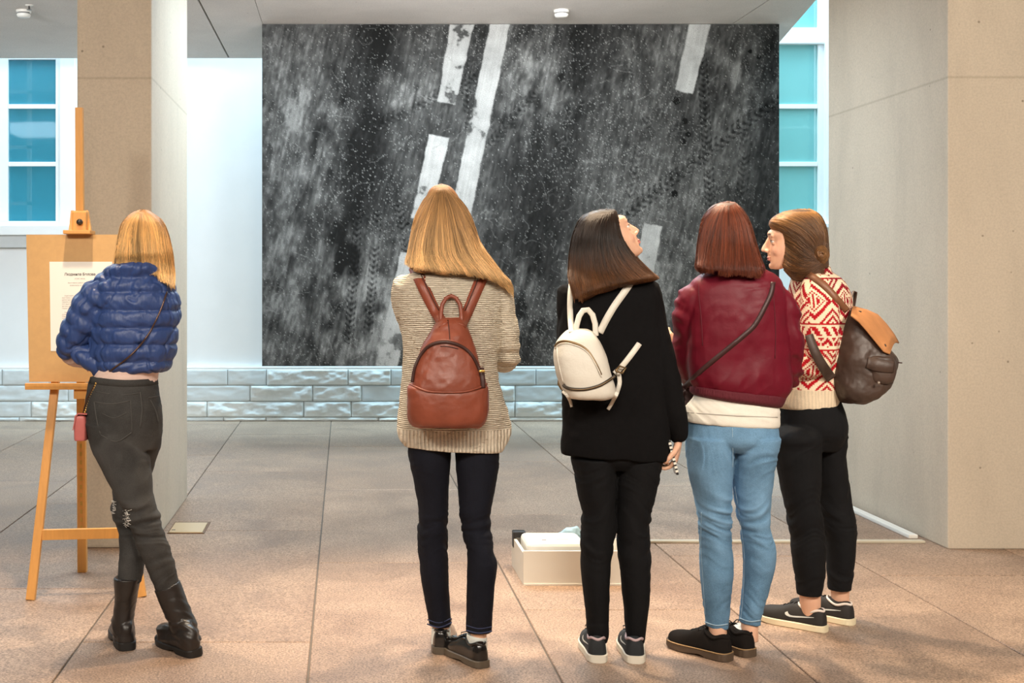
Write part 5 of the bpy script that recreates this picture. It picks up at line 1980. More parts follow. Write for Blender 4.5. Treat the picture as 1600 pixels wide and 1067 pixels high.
arc = [(644, 597), (648, 575), (657, 555), (670, 541), (688, 535), (706, 536), (724, 543), (738, 556), (748, 575), (754, 594)]
zp = on(B, 'zip', [B.strip([(u, v, 5) for u, v in arc], [bvK], 0.003, 0.001)], M_zip, bag, KO)
on(B, 'piping', [B.strip([(u, v - 3.5, 2.2) for u, v in arc], [bvK], 0.005, 0.001), B.strip([(641, 600, 3), (660, 609, 3), (680, 612.5, 3), (720, 612.5, 3), (742, 608, 3), (760, 600, 3)], [bvP, bvK], 0.005, 0.001)], M_cognac, bag, KO)
on(B, 'seam', [B.strip([(700, 500, 1.5), (702, 520, 1.5), (703, 533, 1.5)], [bvK], 0.0012, 0.0006), B.strip([(688, 541, 1.4), (700, 541.5, 1.4), (716, 545, 1.4)], [bvK], 0.0012, 0.0005)], M_zip, bag, KO)
hd = [B.pt(u, v, d) for u, v, d in ((689, 503, -0.165), (689, 490, -0.15), (691, 476, -0.14), (697, 466, -0.135), (705, 462, -0.132), (713, 466, -0.135), (719, 476, -0.14), (721, 490, -0.15), (721, 503, -0.165))]
on(B, 'handle', [tube3(hd, [(0.0075, 0.0065)] * 9, 10, ref=(0, 1, 0))], M_cognac, bag, KO)
on(B, 'shoulder_strap', [B.strip([(647, 417, 19), (656, 436, 19), (668, 462, 18), (680, 486, 17), (693, 507, 17)], [bvB, bvK], 0.006, 0.001, pre=[(652, 442, 0.12, 18), (650, 426, 0.08, 19), (648, 415, 0.01, 19)])], M_cognac, bag, KO)
on(B, 'shoulder_strap', [B.strip([(760, 420, 19), (751, 438, 19), (741, 462, 18), (731, 486, 17), (721, 507, 17)], [bvB, bvK], 0.006, 0.001, pre=[(758, 445, 0.12, 18), (759, 428, 0.08, 19), (760, 417, 0.01, 19)])], M_cognac, bag, KO)
on(B, 'strap_seam', [B.strip([(653, 420, 1.2), (662, 438, 1.2), (674, 463, 1.2), (686, 486, 1.2)], [bvB], 0.0085, 0.0), B.strip([(754, 420, 1.2), (746, 438, 1.2), (736, 462, 1.2), (726, 486, 1.2)], [bvB], 0.0085, 0.0)], M_zip, bag, KO)
on(B, 'strap_tab', [B.strip([(752, 575, 8), (754, 590, 8), (755, 606, 7)], [bvK], 0.006, 0.002)], M_zip, bag, KO)
on(B, 'buckle', [tube3([B.pt(749, 580, -0.265), B.pt(757, 580, -0.262)], [(0.004, 0.004)] * 2, 8)], M_brs, bag, KO)

# ------------------------------------------------------------------ woman in the black coat, looking up
M_dkh = hair_mat('dark brown strands', lin(40, 25, 16), lin(30, 19, 13), lin(104, 66, 36))
M_dkh_b = simple('dark brown mass', lin(24, 15, 10), 0.6, noise=0.3, nscale=60, stretch=(3, 3, 0.25))
M_coat = simple('black wool', lin(17, 16, 17), 0.95, spec=0.12, noise=0.12, nscale=60, bump=0.25, bscale=300)
M_blackd = denim('black denim', lin(17, 17, 19), 0.08)
M_run = simple('charcoal mesh', lin(36, 40, 44), 0.8, bump=0.4, bscale=500)
M_wsole = simple('off-white foam sole', lin(222, 216, 202), 0.6)
M_lace = simple('black lace', lin(20, 19, 19), 0.8)
M_tick = simple('pale grey print', lin(206, 208, 204), 0.5)
M_lilac = simple('lilac lining', lin(196, 172, 176), 0.8)
M_wleath = simple('white grained leather', lin(224, 218, 206), 0.45, noise=0.03, bump=0.25, bscale=140)
M_metal = simple('brass zip', lin(140, 116, 84), 0.35, 0.7)
M_dzip = simple('black zip tape', lin(60, 52, 44), 0.5)

D_ = Fig(4.66, (0.99, 4.66))
d_torso = [(430, 930, 985, 0.0, 26), (440, 898, 1014, 0, 37), (455, 884, 1028, 0, 46), (480, 876, 1033, 0, 50), (525, 872, 1038, 0, 52), (580, 876, 1040, 0, 52), (640, 878, 1043, 0, 53), (695, 876, 1045, 0, 54, 6), (711, 877, 1045, 0, 53, 10), (713.5, 879, 1044, 0, 50, 10)]
d_arm_r = [(1008, 452, 0, 22, 28), (1017, 476, 0, 21, 28), (1026, 525, -0.015, 21, 26), (1039, 580, -0.03, 20, 25), (1050, 636, -0.03, 19, 23), (1058, 668, -0.02, 16, 20), (1060.5, 684, -0.02, 12, 15)]
d_arm_l = [(892, 455, 0, 20, 28), (888, 500, 0.02, 18, 25), (888, 560, 0.06, 17, 22), (900, 590, 0.14, 15, 16), (925, 580, 0.26, 12, 12)]
d_hips = [(680, 892, 1036, 0, 46), (712, 892, 1036, 0, 46), (732, 904, 1022, 0, 30)]
d_leg_l = [(715, 892, 964, 0, 46), (755, 900, 962, 0, 41), (801, 909, 961, 0, 34), (824, 909, 962, 0, 32), (858, 906, 957, 0, 31), (881, 907, 953, 0, 30), (935, 913, 952, 0, 26), (984, 917, 951, 0, 20), (1003, 919, 948, 0, 18)]
d_leg_r = [(715, 964, 1036, 0, 46), (771, 963, 1024, 0, 39), (820, 964, 1014, 0, 33), (851, 965, 1015, 0, 31), (889, 969, 1016, 0, 30), (946, 974, 1014, 0, 26), (984, 978, 1009, 0, 20), (1003, 980, 1006, 0, 18)]
hf, hu = (0.86, 0.20, 0.47), (-0.50, 0.05, 0.86)
hc = D_.pt(951, 370, 0.0)
wr = D_.pt(1060, 688, -0.02)
specD = dict(torso=d_torso, hips=d_hips, legs=[d_leg_l, d_leg_r], ankles=[scale_rows([(995, 923, 944, 0, 12), (1015, 925, 943, 0.01, 12)], 1.0), scale_rows([(995, 983, 1003, 0, 12), (1015, 984, 1002, 0.01, 12)], 1.0)],
             arms=[d_arm_r, d_arm_l], neck=[(957, 395, 0.0, 22, 23), (952, 420, 0.0, 23, 23), (950, 445, 0.0, 30, 28)],
             hands=[(wr, (-0.16, 0.05, -1), (0.96, -0.28, 0.0), 1, 0.70, 0.92), (D_.pt(925, 580, 0.26), (1, 0.3, 0), (0, 0.3, 1), -1, 0.5)],
             head=(hc, hf, hu, 0.98), gaze=(0, 0.25))
pD = build_body(D_, specD, 'person in a black coat looking up with a white backpack and black jeans', 0.0031)


def coat_disp(co, nr):
    q = np.stack([co[:, 0] * 13, co[:, 1] * 13, co[:, 2] * 4], 1)
    return 0.006 * vnoise(q, 101) + 0.003 * fbm(co * 18, 3, 102)


coat, _ = D_.skin('black_coat', [D_.loft(d_torso, 44, 2.3), D_.limb(d_arm_r, 24), D_.limb(d_arm_l, 24)], 0.0045, M_coat, pD, 2, coat_disp)
bvD = bvh_of(coat.data, D_.o)
trs, _ = D_.skin('jeans', [D_.loft(d_hips, 36), D_.loft(d_leg_l, 28), D_.loft(d_leg_r, 28)], 0.004, M_blackd, pD, 6,
                 wrinkle([(zof(D_, 830), 0.10, 1.3), (zof(D_, 975), 0.05, 0.8), (zof(D_, 740), 0.04, 0.5)], 0.006, 111))
shoe(D_, pD, (0.909, 4.585), (0.08, 0.995), 'low', (M_run, M_wsole, M_lace, M_lilac), 0.26, 1.02, 0, 0.028, swoosh=M_tick)
shoe(D_, pD, (1.042, 4.577), (0.12, 0.99), 'low', (M_run, M_wsole, M_lace, M_lilac), 0.26, 1.02, 0, 0.028, swoosh=M_tick)
hair(D_, pD, [(327, 938, 961, 0.0, 6), (332, 919, 965, 0.0, 22), (344, 906, 967, 0.0, 34), (358, 900, 969, 0.0, 40), (371, 896, 973, 0.0, 44), (390, 893, 984, 0.0, 46), (406, 892, 996, -0.01, 46), (425, 892, 1014, -0.03, 44), (437, 893, 1024, -0.06, 38), (448, 895, 975, -0.075, 34), (462, 897, 928, -0.085, 26), (469, 899, 912, -0.085, 16)],
     [[(928, 332), (906, 346), (895, 380), (893, 422), (897, 466)], [(938, 329), (918, 350), (908, 385), (908, 425), (914, 467)], [(947, 328), (932, 352), (926, 388), (930, 428), (938, 460)],
      [(954, 328), (946, 352), (946, 388), (956, 422), (972, 445)], [(958, 329), (957, 352), (962, 388), (981, 418), (1003, 438)], [(961, 331), (966, 354), (975, 385), (997, 414), (1026, 437)]],
     (M_dkh_b, M_dkh), 4600, seed=8, jit=2.0)
# white mini backpack
KO = D_.pt(915, 620, -0.18)
wb_ = empty('white_backpack', KO)
tag(wb_, 'small white leather backpack hanging on the back of the black coat', 'backpack')
w_rows = [(514, 893, 918, -0.165, 12), (519, 884, 927, -0.168, 22), (530, 873, 935, -0.172, 30), (545, 867, 942, -0.176, 34), (560, 866, 947, -0.18, 36), (580, 869, 952, -0.182, 37), (600, 876, 958, -0.182, 37), (613, 881, 960, -0.182, 36), (620, 886, 955, -0.182, 32), (623, 892, 948, -0.182, 26)]
bd = soft_box(D_, w_rows, 2.8, 'body', M_wleath, wb_, KO, 0.0035, kn(0.003))
bvW = bvh_of(bd.data, KO)
arc = [(867, 541), (873, 535), (884, 533), (897, 536), (909, 541), (919, 549), (927, 561), (934, 574), (939, 586)]
on(D_, 'zip', [D_.strip([(u, v, 4) for u, v in arc], [bvW], 0.003, 0.001)], M_metal, wb_, KO)
on(D_, 'front_panel_piping', [D_.strip([(u + 0.5, v + 3, 2.0) for u, v in arc], [bvW], 0.004, 0.0005), D_.strip([(870, 540, 1.5), (872, 565, 1.5), (880, 598, 1.5)], [bvW], 0.003, 0.0005)], M_wleath, wb_, KO)
base = [(880, 601), (884, 605), (895, 608), (915, 608), (935, 603), (950, 595), (961, 587)]
on(D_, 'base_zip', [D_.strip([(u, v, 5) for u, v in base], [bvW], 0.003, 0.001)], M_dzip, wb_, KO)
on(D_, 'zip_teeth', [D_.strip([(u, v, 1.6) for u, v in base], [bvW], 0.0045, 0.001)], M_metal, wb_, KO)
hd = [D_.pt(u, v, d) for u, v, d in ((899, 522, -0.20), (901, 508, -0.185), (905, 494, -0.175), (911, 485, -0.17), (919, 484, -0.168), (926, 492, -0.168), (930, 506, -0.17), (931, 524, -0.18))]
on(D_, 'handle', [tube3(hd, [(0.010, 0.004)] * 8, 10, ref=(0, 1, 0))], M_wleath, wb_, KO)
on(D_, 'shoulder_strap', [D_.strip([(893, 444, 9), (891, 465, 9), (891, 490, 9), (893, 518, 9)], [bvD, bvW], 0.005, 0.001, pre=[(900, 470, 0.12, 9), (899, 445, 0.08, 9), (896, 436, 0.0, 9)])], M_wleath, wb_, KO)
on(D_, 'shoulder_strap', [D_.strip([(986, 441, 11), (975, 457, 11), (960, 478, 11), (947, 500, 11), (937, 520, 11)], [bvD, bvW], 0.005, 0.004, pre=[(1000, 475, 0.12, 11), (1000, 446, 0.08, 11), (994, 434, 0.0, 11)])], M_wleath, wb_, KO)
on(D_, 'lower_strap', [D_.strip([(998, 538, 9), (990, 549, 9), (980, 562, 9), (970, 574, 9), (960, 584, 9)], [bvD, bvW], 0.004, 0.002, pre=[(1006, 528, 0.06, 9)])], M_wleath, wb_, KO)
on(D_, 'strap_end', [D_.strip([(966, 580, 7), (968, 597, 7), (964, 613, 7), (957, 628, 6), (950, 640, 5)], [bvD, bvW], 0.004, 0.006)], M_wleath, wb_, KO)
on(D_, 'strap_end', [D_.strip([(880, 612, 5), (886, 618, 5), (891, 627, 5), (893, 636, 4)], [bvD, bvW], 0.004, 0.004)], M_wleath, wb_, KO)
on(D_, 'buckle', [tube3([D_.pt(962, 579, -0.165), D_.pt(968, 572, -0.15), D_.pt(978, 575, -0.14), D_.pt(972, 583, -0.15), D_.pt(963, 580, -0.165)], [(0.004, 0.004)] * 5, 8),
                  tube3([D_.pt(874, 590, -0.14), D_.pt(873, 600, -0.14), D_.pt(878, 608, -0.15)], [(0.005, 0.004)] * 3, 8)], M_metal, wb_, KO)
# phone in her right hand
PH = D_.pt(1051.5, 714, -0.042)
phone = empty('phone', PH)
tag(phone, 'phone in a black and white striped case held below the black coat sleeve', 'phone')
ax = Vector((-0.24, 0.05, 1)).normalized()
sd_ = Vector((0.10, 0.99, -0.02))
sd_ = (sd_ - ax * sd_.dot(ax)).normalized()
nn_ = ax.cross(sd_).normalized()
cp = PH + Vector((0.0, 0.012, 0.0))


def slab(name, c, L2, W2, T2, mat):
    bm = bmesh.new()
    bm_box(bm, -W2, W2, -T2, T2, -L2, L2)
    me = bm_mesh(bm, name, min(0.003, T2 * 0.6))
    M = Matrix((sd_, nn_, ax)).transposed()
    for v in me.vertices:
        v.co = M @ v.co + (c - PH)
    return link(name, me, mat, phone)


slab('case', cp, 0.064, 0.033, 0.0045, M_blk)
slab('screen', cp + nn_ * 0.0042, 0.060, 0.030, 0.0006, simple('phone glass', lin(24, 24, 28), 0.08))
stp = []
for q in range(8):
    c = cp - sd_ * 0.0335 + ax * (-0.05 + q * 0.0145) - PH
    vs_, fs_ = bar_vf(c - ax * 0.0042, c + ax * 0.0042, 0.010, 0.002, side=nn_)
    stp.append((vs_, fs_))
link('white_stripe', mesh_from('white_stripe', *join(stp), smooth=False), simple('white stripe', lin(228, 222, 210), 0.5), phone)['kind'] = 'stuff'

# ------------------------------------------------------------------ woman in the burgundy bomber jacket
M_red = hair_mat('auburn strands', lin(96, 46, 26), lin(104, 50, 28), lin(92, 42, 24))
M_red_b = simple('auburn mass', lin(66, 30, 18), 0.6, noise=0.3, nscale=60, stretch=(3, 3, 0.25))
M_bomb = simple('burgundy nylon', lin(98, 14, 32), 0.5, spec=0.25, noise=0.08, nscale=14, bump=0.15, bscale=80)
M_ribk = simple('burgundy rib', lin(84, 13, 28), 0.85, bump=0.8, bscale=120, stretch=(1, 1, 0.05))
M_offw = simple('off-white sweatshirt', lin(222, 216, 204), 0.9, bump=0.15, bscale=260, noise=0.03)
M_ltj = denim('light blue denim', lin(98, 134, 164), 0.2)
M_ltf = simple('faded denim crease', lin(150, 176, 194), 0.9)
M_suede = simple('black suede', lin(28, 24, 22), 0.95, spec=0.15, bump=0.2, bscale=300, noise=0.15)
M_gum = simple('brown rubber sole', lin(84, 68, 54), 0.6)
M_welt = simple('tan welt', lin(160, 128, 88), 0.7)
M_strap = simple('dark brown strap', lin(58, 30, 30), 0.5)

E = Fig(4.68, (1.42, 4.70))
e_torso = [(419, 1112, 1190, 0.0, 30), (428, 1096, 1208, 0, 37), (440, 1080, 1220, 0, 45), (465, 1074, 1226, 0, 51), (510, 1074, 1228, 0, 53), (555, 1074, 1232, 0, 53), (590, 1076, 1234, 0, 53, 4), (606, 1080, 1230, 0, 51, 12), (616, 1084, 1222, 0, 47, 16), (620, 1086, 1217, 0, 45, 18)]
e_arm_l = [(1092, 458, 0, 20, 28), (1075, 475, 0.02, 22, 29), (1072, 510, 0.045, 20, 25), (1073, 555, 0.08, 19.5, 24), (1078, 588, 0.11, 18, 20), (1072, 575, 0.20, 15, 16), (1062, 553, 0.27, 12, 12)]
e_arm_r = [(1208, 458, 0, 20, 28), (1222, 475, 0, 22, 29), (1229, 510, 0.0, 22, 28), (1234, 555, 0.02, 21, 27), (1231, 585, 0.07, 19, 21), (1215, 575, 0.20, 15, 16), (1190, 560, 0.3, 12, 12)]
e_hips = [(640, 1076, 1212, 0, 46), (665, 1074, 1215, 0, 50), (688, 1074, 1215, 0, 48), (704, 1086, 1204, 0, 32)]
e_leg_l = [(683, 1073, 1146, 0, 48), (736, 1076, 1144, 0, 43), (790, 1089, 1142, 0, 35), (839, 1094, 1142, 0, 32), (889, 1094, 1145, 0, 32), (930, 1098, 1141, 0, 27), (960, 1101, 1138, 0, 22), (979, 1102, 1137, 0, 20, 4)]
e_leg_r = [(683, 1146, 1217, 0, 48), (717, 1146, 1211, 0, 45), (767, 1147, 1204, 0.01, 38), (820, 1157, 1201, 0.01, 32), (858, 1161, 1211, 0.02, 32), (904, 1162, 1205, 0.03, 29), (957, 1156, 1190, 0.03, 21), (974, 1155, 1188, 0.03, 19, 4)]
hc = E.pt(1143, 369, 0.03)
specE = dict(torso=e_torso, hips=e_hips, legs=[e_leg_l, e_leg_r],
             ankles=[[(965, 1107, 1134, -0.01, 14), (985, 1108, 1135, -0.015, 15), (1004, 1106, 1137, -0.01, 18)], [(960, 1158, 1184, 0.03, 13), (982, 1158, 1184, 0.025, 15), (1000, 1156, 1184, 0.03, 18)]],
             arms=[e_arm_l, e_arm_r], neck=[(1146, 402, 0.02, 22, 23), (1149, 425, 0.0, 23, 23), (1150, 445, 0.0, 32, 28)],
             hands=[(E.pt(1062, 553, 0.27), (-0.5, 0.35, 0.62), (-0.6, -0.1, 0.5), -1, 0.6, 1.0), (E.pt(1190, 560, 0.3), (-1, 0.3, 0.1), (0, 0.3, 1), 1, 0.6)],
             head=(hc, (-0.12, 0.99, 0.06), (0, 0, 1), 0.95))
pE = build_body(E, specE, 'person in a burgundy bomber jacket and light blue jeans', 0.0045)


def bomb_disp(co, nr):
    q = np.stack([co[:, 0] * 9, co[:, 1] * 9, co[:, 2] * 9], 1)
    arm = np.clip((np.abs(co[:, 0] - E.pt(1150, 0).x) - 0.175) / 0.03, 0, 1)
    wr_ = vnoise(np.stack([co[:, 0] * 14, co[:, 1] * 14, co[:, 2] * 40 + co[:, 0] * 20], 1), 121)
    low = np.exp(-((co[:, 2] - zof(E, 598)) / 0.06) ** 2)
    puck = vnoise(np.stack([co[:, 0] * 30, co[:, 1] * 30, co[:, 2] * 8], 1), 122)
    sl = 5 * vnoise(co * 4, 124)
    dg_ = vnoise(np.stack([(co[:, 0] + co[:, 2] * 0.7) * 7, co[:, 1] * 7, (co[:, 2] - co[:, 0] * 0.7) * 20 + sl], 1), 125)
    fold = 0.45 - 1.5 * np.minimum(np.abs(dg_), 0.55)
    return 0.006 * fbm(q, 3, 123) + 0.009 * arm * wr_ + 0.006 * low * puck + 0.0045 * fold * (0.5 + 0.8 * arm)


bomber, _ = E.skin('bomber_jacket', [E.loft(e_torso, 44, 2.3), E.limb(e_arm_l, 24), E.limb(e_arm_r, 24)], 0.0045, M_bomb, pE, 2, bomb_disp)
bvE = bvh_of(bomber.data, E.o)
hb = [(610, 1081, 1226, 0, 53, 16), (614, 1080, 1225, 0, 53, 17), (622, 1080, 1221, 0, 53, 18), (627, 1086, 1218, 0, 46, 18)]


def rib_disp(co, nr):
    return 0.0016 * np.sin(np.arctan2(co[:, 1] - E.Y0, co[:, 0] - E.pt(1152, 0).x) * 110) * np.clip(1 - 1.6 * np.abs(nr[:, 2]), 0, 1)


me, _w = voxel('hem_band', [E.loft(hb, 44, 2.3)], 0.004, 1, rib_disp, E.o)
link('hem_band', me, M_ribk, bomber)
E.add('collar_band', [E.strip([(1112, 419, 10), (1130, 423, 10), (1150, 425, 10), (1172, 423, 10), (1192, 418, 10)], [bvE], 0.006, 0.0)], M_ribk, bomber)
E.each('sleeve_seam', [E.strip([(1093, 432, 1.3), (1092, 460, 1.3), (1096, 500, 1.3), (1098, 540, 1.3)], [bvE], 0.001, 0.0006), E.strip([(1207, 440, 1.3), (1210, 480, 1.3), (1212, 520, 1.3), (1211, 560, 1.3)], [bvE], 0.001, 0.0006)], M_ribk, bomber)
sw_rows = [(604, 1092, 1210, 0, 38), (624, 1084, 1213, 0, 43, 6), (638, 1073, 1216, 0, 48, 6), (650, 1070, 1216, 0, 51, 8), (660, 1069, 1216, 0, 51, 9), (663, 1071, 1214, 0, 48, 9)]
ssh, _ = E.skin('sweatshirt', [E.loft(sw_rows, 40, 2.2)], 0.0045, M_offw, pE, 2, wrinkle([(zof(E, 640), 0.05, 0.5)], 0.006, 131))
bvS = bvh_of(ssh.data, E.o)
E.each('hem_seam', [E.strip([(1070, 644, 1.6), (1110, 647, 1.6), (1160, 650, 1.6), (1215, 652, 1.6)], [bvS], 0.0015, 0.0018)], simple('hem seam grey', lin(176, 170, 160), 0.9), ssh)  # seam line a little darker than the sweatshirt
wr_e = wrinkle([(zof(E, 818), 0.09, 1.2), (zof(E, 950), 0.06, 0.7), (zof(E, 715), 0.05, 0.9)], 0.006, 141)
ljs, wj = E.skin('jeans', [E.loft(e_hips, 36), E.loft(e_leg_l, 28), E.loft(e_leg_r, 28)], 0.004, M_ltj, pE, 6, wr_e)
set_fade(ljs.data, wj, wr_e, 0.006, zof(E, 770), 0.6)
bvJ = bvh_of(ljs.data, E.o)
E.each('seam', [E.strip([(1144, 668, 0.9), (1145, 700, 0.9), (1145, 730, 0.9)], [bvJ], 0.0012, 0.0004), E.strip([(1148, 760, 0.9), (1156, 810, 0.9), (1163, 870, 0.9), (1161, 930, 0.9), (1157, 970, 0.9)], [bvJ], 0.0012, 0.0004),
               E.strip([(1102, 972, 2), (1119, 977, 2), (1137, 975, 2)], [bvJ], 0.0025, 0.0004), E.strip([(1156, 966, 2), (1172, 971, 2), (1188, 969, 2)], [bvJ], 0.0025, 0.0004),
               E.strip([(1096, 800, 0.9), (1095, 850, 0.9), (1098, 900, 0.9), (1102, 960, 0.9)], [bvJ], 0.0012, 0.0004)], M_ltf, ljs)
E.add('sock', [E.loft([(984, 1100, 1122, 0.03, 12), (990, 1098, 1128, 0.02, 17), (1003, 1097, 1134, 0.01, 20)], 20)], M_sock, pE)
E.add('sock', [E.loft([(976, 1145, 1166, 0.06, 12), (983, 1145, 1174, 0.05, 17), (998, 1145, 1182, 0.04, 20)], 20)], M_sock, pE)
shoe(E, pE, (1.386, 4.605), (-0.62, 0.80), 'low', (M_suede, M_gum, M_lace), 0.262, 1.02, 0, 0.028, heel_h=0.010, welt=M_welt)
shoe(E, pE, (1.480, 4.655), (-0.42, 0.90), 'low', (M_suede, M_gum, M_lace), 0.262, 1.0, 0, 0.028, heel_h=0.010, welt=M_welt)
hair(E, pE, [(316, 1128, 1146, 0.03, 5), (320, 1114, 1154, 0.03, 18), (330, 1104, 1162, 0.03, 30), (350, 1097, 1171, 0.025, 37), (380, 1093, 1179, 0.01, 41), (405, 1091, 1186, -0.02, 42), (418, 1090, 1191, -0.04, 40), (428, 1098, 1193, -0.06, 32)],
     [[(1128, 318), (1105, 342), (1096, 378), (1091, 421)], [(1133, 317), (1120, 345), (1113, 380), (1111, 424)], [(1138, 316), (1138, 345), (1138, 380), (1136, 426)],
      [(1142, 317), (1153, 345), (1158, 380), (1162, 428)], [(1146, 318), (1166, 345), (1178, 382), (1192, 428)]], (M_red_b, M_red), 4600, seed=12)
SO = E.pt(1100, 640, 0.2)
cb_ = empty('crossbody_bag', SO)
tag(cb_, 'dark brown crossbody bag whose strap runs across the burgundy jacket', 'bag')
on(E, 'strap', [E.strip([(1208, 441, 8), (1205, 458, 8), (1197, 476, 8), (1180, 507, 8), (1160, 526, 8), (1142, 541, 8), (1120, 559, 8), (1097, 578, 8), (1080, 594, 8), (1068, 607, 8)], [bvE], 0.003, 0.001,
                        pre=[(1192, 476, 0.14, 8), (1200, 450, 0.10, 8), (1206, 437, 0.04, 8), (1208, 435, -0.03, 8)], post=[(1063, 616, 0.06, 8), (1068, 622, 0.13, 8)])], M_strap, cb_, SO)
soft_box(E, [(602, 1064, 1110, 0.17, 10), (606, 1062, 1112, 0.17, 13), (650, 1062, 1112, 0.17, 15), (655, 1066, 1108, 0.17, 12)], 5, 'pouch', M_strap, cb_, SO, 0.004)

# ------------------------------------------------------------------ woman in the red and cream patterned sweater
M_brn = hair_mat('light brown strands', lin(146, 104, 58), lin(98, 68, 40), lin(84, 56, 34))
M_brn_b = simple('light brown mass', lin(74, 50, 30), 0.6, noise=0.3, nscale=50, stretch=(1, 1, 1))
M_fair = attr_mat('two-colour knit', 0.95, 0.12, bump=0.5, bscale=260)
M_run2 = simple('black trainer mesh', lin(34, 30, 28), 0.75, bump=0.35, bscale=400)
M_cream = simple('cream foam sole', lin(224, 210, 178), 0.6)
M_rline = simple('white lining', lin(226, 214, 204), 0.8)
M_ruck = simple('dark brown worn leather', lin(66, 50, 42), 0.5, noise=0.2, nscale=9, bump=0.4, bscale=40)
M_tan = simple('tan suede', lin(176, 118, 70), 0.8, noise=0.12, nscale=14, bump=0.2, bscale=80)
M_chest = simple('chestnut strap leather', lin(120, 78, 52), 0.5, noise=0.1)

G_ = Fig(5.07, (1.86, 5.10))
g_torso = [(426, 1250, 1298, 0.0, 28), (438, 1240, 1312, 0, 44), (458, 1236, 1322, 0, 54), (490, 1234, 1325, 0, 58), (530, 1232, 1318, 0, 58), (570, 1228, 1312, 0, 55), (604, 1221, 1308, 0, 52), (624, 1216, 1307, 0, 52), (634, 1216, 1306, 0, 51), (637, 1218, 1303, 0, 48)]
g_arm_l = [(1278, 444, -0.08, 26, 24), (1279, 470, -0.12, 29, 24), (1281, 510, -0.14, 28, 24), (1283, 545, -0.145, 25, 23), (1278, 568, -0.14, 21, 20), (1255, 574, -0.12, 17, 17), (1225, 560, -0.08, 13, 13)]
g_arm_r = [(1268, 448, 0.10, 24, 24), (1258, 500, 0.14, 20, 22), (1245, 550, 0.15, 17, 18), (1220, 560, 0.12, 14, 14), (1205, 545, 0.06, 12, 12)]
g_hips = [(616, 1220, 1306, 0, 46), (645, 1215, 1318, 0, 54), (675, 1213, 1322, 0, 52), (702, 1224, 1308, 0, 34)]
g_leg_l = [(652, 1228, 1280, -0.01, 36), (680, 1212, 1284, -0.06, 42), (702, 1211, 1282, -0.06, 41), (755, 1220, 1281, -0.06, 37), (786, 1226, 1280, -0.06, 33), (812, 1231, 1283, -0.06, 31), (832, 1236, 1285, -0.06, 30), (858, 1237, 1289, -0.06, 30), (895, 1242, 1288, -0.06, 26), (929, 1246, 1283, -0.06, 20)]
g_leg_r = [(652, 1262, 1308, 0.01, 36), (680, 1262, 1322, 0.06, 42), (710, 1264, 1318, 0.06, 41), (774, 1275, 1327, 0.07, 34), (820, 1284, 1337, 0.07, 32), (843, 1290, 1336, 0.07, 31), (874, 1293, 1333, 0.07, 29), (921, 1294, 1329, 0.07, 20)]
hf, hu = (-0.94, 0.33, -0.04), (0.0, 0, 1)
hc = G_.pt(1236, 376, 0.0)
specG = dict(torso=g_torso, hips=g_hips, legs=[g_leg_l, g_leg_r],
             ankles=[[(918, 1249, 1281, -0.055, 15), (938, 1250, 1282, -0.05, 15), (954, 1253, 1281, -0.045, 12), (968, 1258, 1276, -0.045, 9)], [(912, 1298, 1327, 0.075, 15), (930, 1299, 1326, 0.08, 14), (944, 1301, 1325, 0.08, 12), (958, 1304, 1320, 0.08, 9)]],
             arms=[g_arm_l, g_arm_r], neck=[(1248, 404, 0.0, 21, 21), (1258, 428, 0.0, 22, 22), (1268, 446, 0.0, 30, 28)],
             hands=[(G_.pt(1225, 560, -0.08), (-1, 0.4, 0.2), (-0.1, -0.3, 1), -1, 0.6), (G_.pt(1205, 545, 0.06), (-1, 0.2, 0.2), (-0.1, 0.3, 1), 1, 0.6)],
             head=(hc, hf, hu, 0.97))
pG = build_body(G_, specG, 'person in a red and cream patterned sweater with a brown rucksack, at the pillar', 0.0031)


def fair_color(co, nr):
    s = np.where(np.abs(nr[:, 1]) > np.abs(nr[:, 0]), co[:, 0], co[:, 1] - 5.07 + 1.9)
    cell = 0.0062
    ix = np.floor((s - 1.86) / cell).astype(int)
    z = co[:, 2]
    iz = np.floor((z - 0.86) / cell).astype(int)
    per = 22
    red = np.zeros(len(co), bool)
    b = np.mod(iz - 12, 44)
    # big stepped diamonds
    dx = np.abs(np.mod(ix, per) - per // 2)
    dz = np.abs(b - 13)
    r = dx + dz
    dia = (b < 27)
    red |= dia & ((r == 11) | (r == 10) | (r == 9) | (r == 6) | ((r <= 4) & (np.mod(dx, 3) != 1)) | ((r >= 14) & (np.mod(dx + dz, 4) < 2)))
    # zigzags and toothed bands
    q = b - 27
    zz = np.abs(np.mod(ix, 8) - 4)
    zig = (b >= 27)
    red |= zig & ((q == 0) | (q == 16) | ((q > 1) & (q < 8) & ((zz + q) % 5 < 3) & (zz < q + 1)) | ((q >= 9) & (q < 15) & (np.mod(ix + (q // 2), 6) < 3)))
    lower = (z < zof(G_, 606))
    red &= ~lower
    crim = np.array(lin(176, 26, 34)[:3])
    dark = np.array(lin(128, 22, 36)[:3])
    cream = np.array(lin(226, 206, 178)[:3])
    w = (0.5 + 0.5 * vnoise(co * 5, 151))[:, None]
    rc = crim * w + dark * (1 - w)
    col = np.where(red[:, None], rc, cream)
    rib = 0.86 + 0.14 * (np.mod(ix, 2) == 0)
    col = np.where(lower[:, None], cream * rib[:, None] * 0.92, col)
    return col


def g_disp(co, nr):
    return 0.005 * fbm(co * 12, 3, 161) + 0.005 * vnoise(np.stack([co[:, 0] * 12, co[:, 1] * 12, co[:, 2] * 30], 1), 162) * np.exp(-((co[:, 2] - zof(G_, 560)) / 0.08) ** 2)


